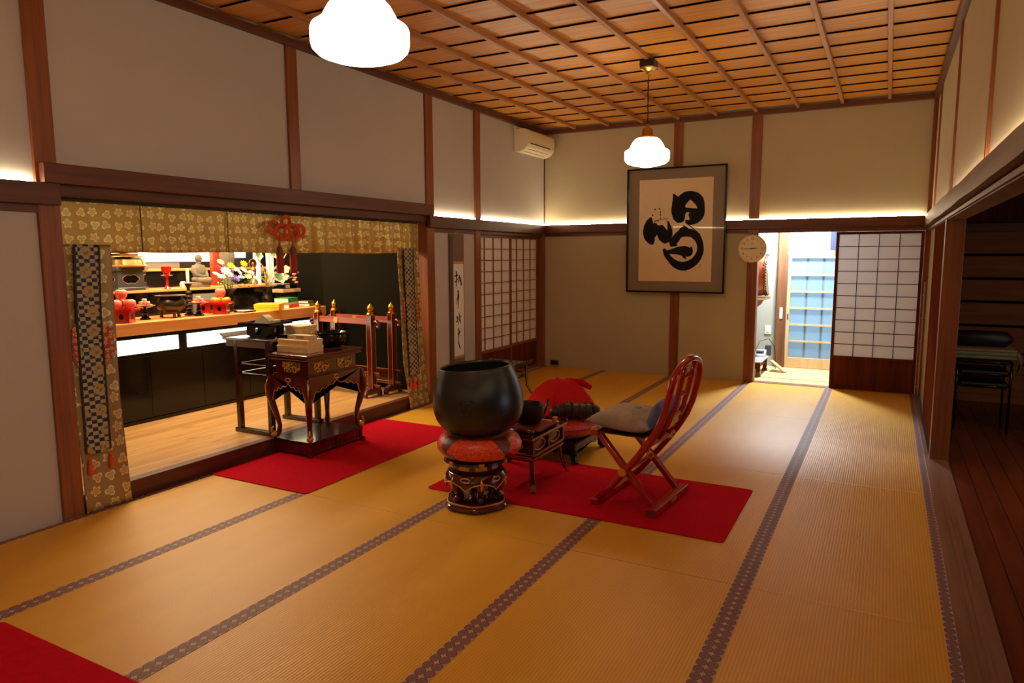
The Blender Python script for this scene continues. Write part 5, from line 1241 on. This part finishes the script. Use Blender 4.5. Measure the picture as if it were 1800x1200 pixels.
for i in range(2, 13, 2):
    d = (p1-p0).normalized(); c = pts[i]; b.tube([c+Vector((d.y*.058*math.cos(a), -d.x*.058*math.cos(a), .058*math.sin(a))) for a in [2*PI*k/16 for k in range(16)]], .009, 6, closed=True)
obj('carved_handle', b, 'darkwood', o, smooth='all')
b = MB(); c = pts[12]
b.tube([c+Vector((.03*math.cos(a), .0, .03*math.sin(a))) + Vector((.03, -.04, .01)) for a in [2*PI*k/16 for k in range(16)]], .010, 8, closed=True); b.ball(c+Vector((.03, -.04, .01)), (.018, .018, .018), 10, 8)
obj('eye', b, 'darkwood', o, smooth='all')
CL = Vector((GX+.045, GY+.035, 0))
def cloth(u, v):
    a, b_ = u*2-1, v*2-1
    c_, s_ = math.cos(.5), math.sin(.5); x, y = (a*c_-b_*s_)*.285, (a*s_+b_*c_)*.285
    r = math.hypot(x, y); th = math.atan2(y, x)
    # planar faces hung from a few high points of the drum, edge lifted where the carved handle sticks out
    lift = .07*math.exp(-((th+.75)/.5)**2)
    dome = .262-1.55*max(0, r-.075)**1.32
    facet = -.042*abs(math.sin(th*2.5+.4))*min(1, r/.2)+.018*max(0, 1-abs(math.sin(th*2.5+.4))*5)*min(1, r/.12)
    z = dome+facet+lift*min(1, r/.28)**2+.006*math.sin(a*9+b_*4)*min(1, r/.15)
    k = 1-.22*max(0, r-.2)/.2
    return (x*k*1.12, y*k*1.12, max(.02, z))
ct = thing('red_cloth', 'bright red cloth draped in folds over the dark wooden drum', 'cloth', (CL.x, CL.y, zf+.02))
ob = obj('drape', MB().grid(cloth, 48, 48), 'redcloth', ct, smooth='all', solid=.004)
obj('raised_fold', MB().tube([(.03, .05, .258), (.12, .12, .235), (.19, .17, .18)], [.010, .03, .02], 10, flat=.4), 'redcloth', ct, smooth='all')

# ================================================================== RED FOLDING CHAIR
o = thing('folding_chair', 'red lacquer folding chair with crossed legs and rounded slatted back', 'chair', (-1.35, 4.33, ZM), -.085)
cx0, cy0 = -1.35, 4.33
def W_(x, y, z): return (x-cx0, y-cy0, z-ZM)
yn, yf = 4.075, 4.585
side = [(-1.555, .034), (-1.46, .13), (-1.366, .25), (-1.285, .35), (-1.21, .455), (-1.150, .555), (-1.112, .65), (-1.088, .75), (-1.070, .84)]
arch = [(-1.060, .895, .035), (-1.050, .935, .095), (-1.045, .955, .17), (-1.043, .962, .255)]
P = [(x, yn, z) for x, z in side]+[(x, yn+d, z) for x, z, d in arch]
P += [(x, yn+yf-y, z) for x, y, z in P[::-1][1:]]
obj('back_frame', MB().tube([W_(*p) for p in P], .0225, 10, flat=.85), 'lacq', o, smooth='all')
for y in (yn+.045, yf-.045):
    obj('leg', MB().bar(W_(-1.175, y, .03), W_(-1.575, y, .475), .036, .046, (0, 1, 0)), 'lacq', o, bevel=.006)
obj('floor_rail', MB().box(-1.195-cx0, -1.135-cx0, yn-.05-cy0, yf+.05-cy0, 0, .045), 'lacq', o, bevel=.008)
obj('rail_end', MB().box(-1.196-cx0, -1.134-cx0, yn-.056-cy0, yn-.049-cy0, .001, .044), mat('worn_end', S(120, 50, 36), .5), o); obj('rail_label', MB().box(-1.136-cx0, -1.1335-cx0, 4.30-cy0, 4.40-cy0, .012, .034), 'frame_gold', o)
obj('floor_rail', MB().box(-1.585-cx0, -1.53-cx0, yn-.04-cy0, yf+.04-cy0, 0, .04), 'lacq', o, bevel=.008)
for z, x, w_ in ((.475, -1.575, .05), (.43, -1.235, .04)): obj('cross_rail', MB().bar(W_(x, yn-.02, z), W_(x, yf+.02, z), w_, .036), 'lacq', o, bevel=.006)
obj('hinge_bar', MB().tube([W_(-1.366, yn-.02, .25), W_(-1.366, yf+.02, .25)], .013, 10), 'lacq', o, smooth=True)
for y in (yn-.022, yf-.075): obj('hinge_cap', MB().tube([W_(-1.372, y-.006, .25), W_(-1.372, y+.006, .25)], .027, 14), 'gold', o, smooth=True)
for x, y, z in ((-1.245, yf-.07, .40), (-1.60, yn+.045, .487)): obj('gold_fitting', MB().cbox(W_(x, y, z), (.045, .045, .02)), 'gold', o, bevel=.006)
def backx(z):
    for (x0, z0), (x1, z1) in zip(side, side[1:]):
        if z <= z1: return x0+(x1-x0)*(z-z0)/(z1-z0)
    return side[-1][0]+(z-.84)*.25
for y in (4.245, 4.415): obj('back_slat', MB().tube([W_(backx(z), y, z) for z in (.45, .55, .65, .75, .84, .935)], .017, 8, flat=.55, up=(1, 0, 0)), 'lacq', o, smooth='all')
for z in (.52, .60, .74, .86): obj('back_bar', MB().bar(W_(backx(z), 4.25, z), W_(backx(z), 4.41, z), .016, .03), 'lacq', o, bevel=.003)
obj('back_panel', MB().bar(W_(backx(.555), 4.33, .535), W_(backx(.585), 4.33, .585), .15, .012, (1, 0, 0)), 'lacq', o, bevel=.003)
obj('top_plate', MB().bar(W_(-1.043, 4.29, .985), W_(-1.043, 4.37, .985), .03, .006), 'goldp', o, bevel=.002)
obj('seat_webbing', MB().box(-1.575-cx0, -1.235-cx0, yn-cy0, yf-cy0, .478-ZM, .484-ZM), 'lacqd', o)
o = thing('seat_cushion', 'grey velvet square cushion on the red folding chair', 'cushion', (-1.43, 4.327, .4855), 0, rot=(0, math.radians(3), -.085))
obj('cover', MB().pillow(.41, .56, .13, 20, c=(0, 0, .06), pw=.42), 'grey', o, smooth='all'); obj('tuft', MB().ball((0.03, .02, .124), (.02, .03, .012), 10, 6), 'grey', o, smooth='all')
b = MB().pillow(.19, .46, .11, 16, pw=.5); b.xf(Matrix.Rotation(math.radians(-68), 4, 'Y'))
o = thing('back_cushion', 'blue cushion propped against the back of red chair', 'cushion', (-1.215, 4.342, .605), -.085); obj('cover', b, 'blue', o, smooth='all')

# ================================================================== BLACK TABLE BEHIND THE BELL
o = thing('black_side_table', 'small black lacquer table with gold-edged curved legs near the left paper doors', 'table', (-3.87, 6.98, .002))
obj('tabletop', MB().box(-.28, .28, -.20, .20, .355, .375), 'blk', o, bevel=.005); obj('top_edge', MB().box(-.283, .283, -.203, .203, .36, .365), 'frame_gold', o)
obj('upturned_end', MB().prism([(.26, .375), (.285, .40), (.295, .40), (.285, .36), (.26, .36)], 'y', -.2, .2), 'blk', o)
for z in (.21, .245): obj('rail', framebox(.235, .155, z, z+.016, .02), 'blk', o)
obj('gold_line', framebox(.238, .158, .255, .26, .004), 'frame_gold', o)
for sx in (-1, 1):
    for sy in (-1, 1):
        lg = obj('leg', MB().tube([(sx*a, sy*(a-.08), z) for a, z in ((.23, .355), (.23, .20), (.238, .1), (.265, .03), (.285, 0))], [.018, .018, .017, .016, .018], 4), 'blk', o)
        obj('gold_edge', MB().tube([(sx*(a+.012), sy*(a-.08)-.011, z) for a, z in ((.23, .355), (.23, .20), (.238, .1), (.265, .03), (.285, .001))], .004, 5), 'frame_gold', lg)

# ================================================================== THINGS IN THE DARK HALL
HZ = -.0195
M['chrome'] = mat('dull_chrome', S(90, 88, 86), .25, 1.0)
def stool(label, loc, h, group):
    t = thing('padded_stool', label, 'stool', loc, 0, group)
    for sx in (-1, 1):
        obj('leg_frame', MB().tube([(sx*.205, -.21, 0), (sx*.205, -.2, h-.03), (sx*.205, .2, h-.03), (sx*.205, .21, 0)], .010, 8), 'chrome', t, smooth='all')
    obj('seat', MB().box(-.19, .19, -.22, .22, h-.05, h), 'blkm', t, bevel=.018); obj('rim', MB().tube([(-.15, -.222, h-.035), (-.08, -.232, h-.03), (.08, -.232, h-.03), (.15, -.222, h-.035)], .006, 6), 'chrome', t, smooth='all')
    return t
HX, HY = .83, 7.75
labs = ('black padded stool with steel legs, lowest of the stack in the dark hall', 'black padded stool second from the bottom of the dark hall stack', 'black padded stool at the top of the dark hall stack')
hc = stool(labs[0], (HX, HY, HZ), .46, 'black stacked stools in the hall')
for i in (1, 2): dup(hc, (HX, HY, HZ+.11*i), labs[i])
zs = HZ+.22+.461
o = thing('folded_blanket', 'green and tan folded cloths hanging over the stool stack in hall', 'cloth', (HX, HY, zs))
gr, tn = mat('sage_cloth', S(130, 140, 106), .9, vary=(20, .15)), mat('tan_cloth', S(160, 126, 86), .9, vary=(20, .1))
obj('fold', MB().box(-.24, .24, -.25, .2, .0, .03), tn, o, bevel=.01); obj('fold', MB().box(-.24, .24, -.255, .2, .0305, .065), gr, o, bevel=.012); obj('fold', MB().box(-.23, .23, -.25, .2, .0655, .09), tn, o, bevel=.01)
obj('hanging_corner', MB().grid(lambda u, v: (.23+.03*math.sin(v*3)+.03*u, -.26+.12*u+.01*math.sin(u*9), .06-.2*v*(1-.4*u)), 8, 12), gr, o, smooth='all', solid=.004)
solo('black_bag', 'long black padded bag lying on top of the hall stool stack', 'bag', MB().tube([(-.33, 0, .075), (-.30, 0, .075), (0, 0, .078), (.22, 0, .075), (.27, 0, .07)], [.02, .068, .074, .07, .02], 16), 'blkm', loc=(.78, HY-.05, zs+.0905), smooth='all')
stool('black padded stool under the tan cushions at photo\'s right edge', (1.42, 7.60, HZ), .46, 'black stacked stools in the hall')
ct_ = mat('tan_cushion', S(180, 120, 62), .85, vary=(20, .1)); z0 = HZ+.462
for i, lab in enumerate(('tan floor cushion, lowest of the pile at photo\'s right edge', 'tan floor cushion in the middle of the pile at right edge', 'tan floor cushion, top of the pile at right edge')):
    o = thing('floor_cushion', lab, 'cushion', (1.40, 7.60, z0+.1005*i), .1*i, 'tan floor cushions'); obj('cover', MB().pillow(.5, .5, .10, 10, c=(0, 0, .05), pw=.25), ct_, o, smooth='all'); obj('tuft', MB().ball((0, 0, .098), (.012, .012, .006), 8, 5), 'blkm', o)
solo('crumpled_cloth', 'pale crumpled cloth on top of the tan cushions at right edge', 'cloth', MB().grid(lambda u, v: ((u-.5)*.34, (v-.5)*.3, .01+.06*max(0, 1-((u-.5)**2+(v-.5)**2)*5)*(1+.5*math.sin(u*21)*math.sin(v*17))), 24, 24), mat('pale_cloth', S(200, 180, 160), .9), loc=(1.36, 7.60, z0+.3075), smooth='all', solid=.004)
o = thing('clothes_rack', 'dark clothes hanging in the unlit hall at photo\'s right edge', 'clothes', (1.62, 6.9, HZ))
obj('stand', MB().tube([(-.0, 0, 0), (-.0, 0, .75)], .015, 8).tube([(-.0, -.3, .02), (-.0, .3, .02)], .015, 8), 'blkm', o); obj('dark_coat', MB().lathe([(0, .1), (.22, .12), (.2, .4), (.12, .68), (0, .72)], 20, sy=.8), 'blkm', o, smooth='all')
o = thing('wall_rod', 'slim metal-edged hanging rod with bright studs on the right wall', 'rod', (.372, 8.75, .06))
obj('rod', MB().box(-.006, .006, -.012, .012, 0, 1.25), mat('dull_steel', S(176, 170, 160), .3, .9), o, bevel=.002)
for i in range(5): obj('stud', MB().ball((-.006, 0, .1+i*.25), (.006, .006, .006), 8, 6), 'paperw', o)
obj('hook', MB().tube([(0, 0, 1.25), (.01, 0, 1.29), (.028, 0, 1.30)], .003, 6), 'blkm', o)
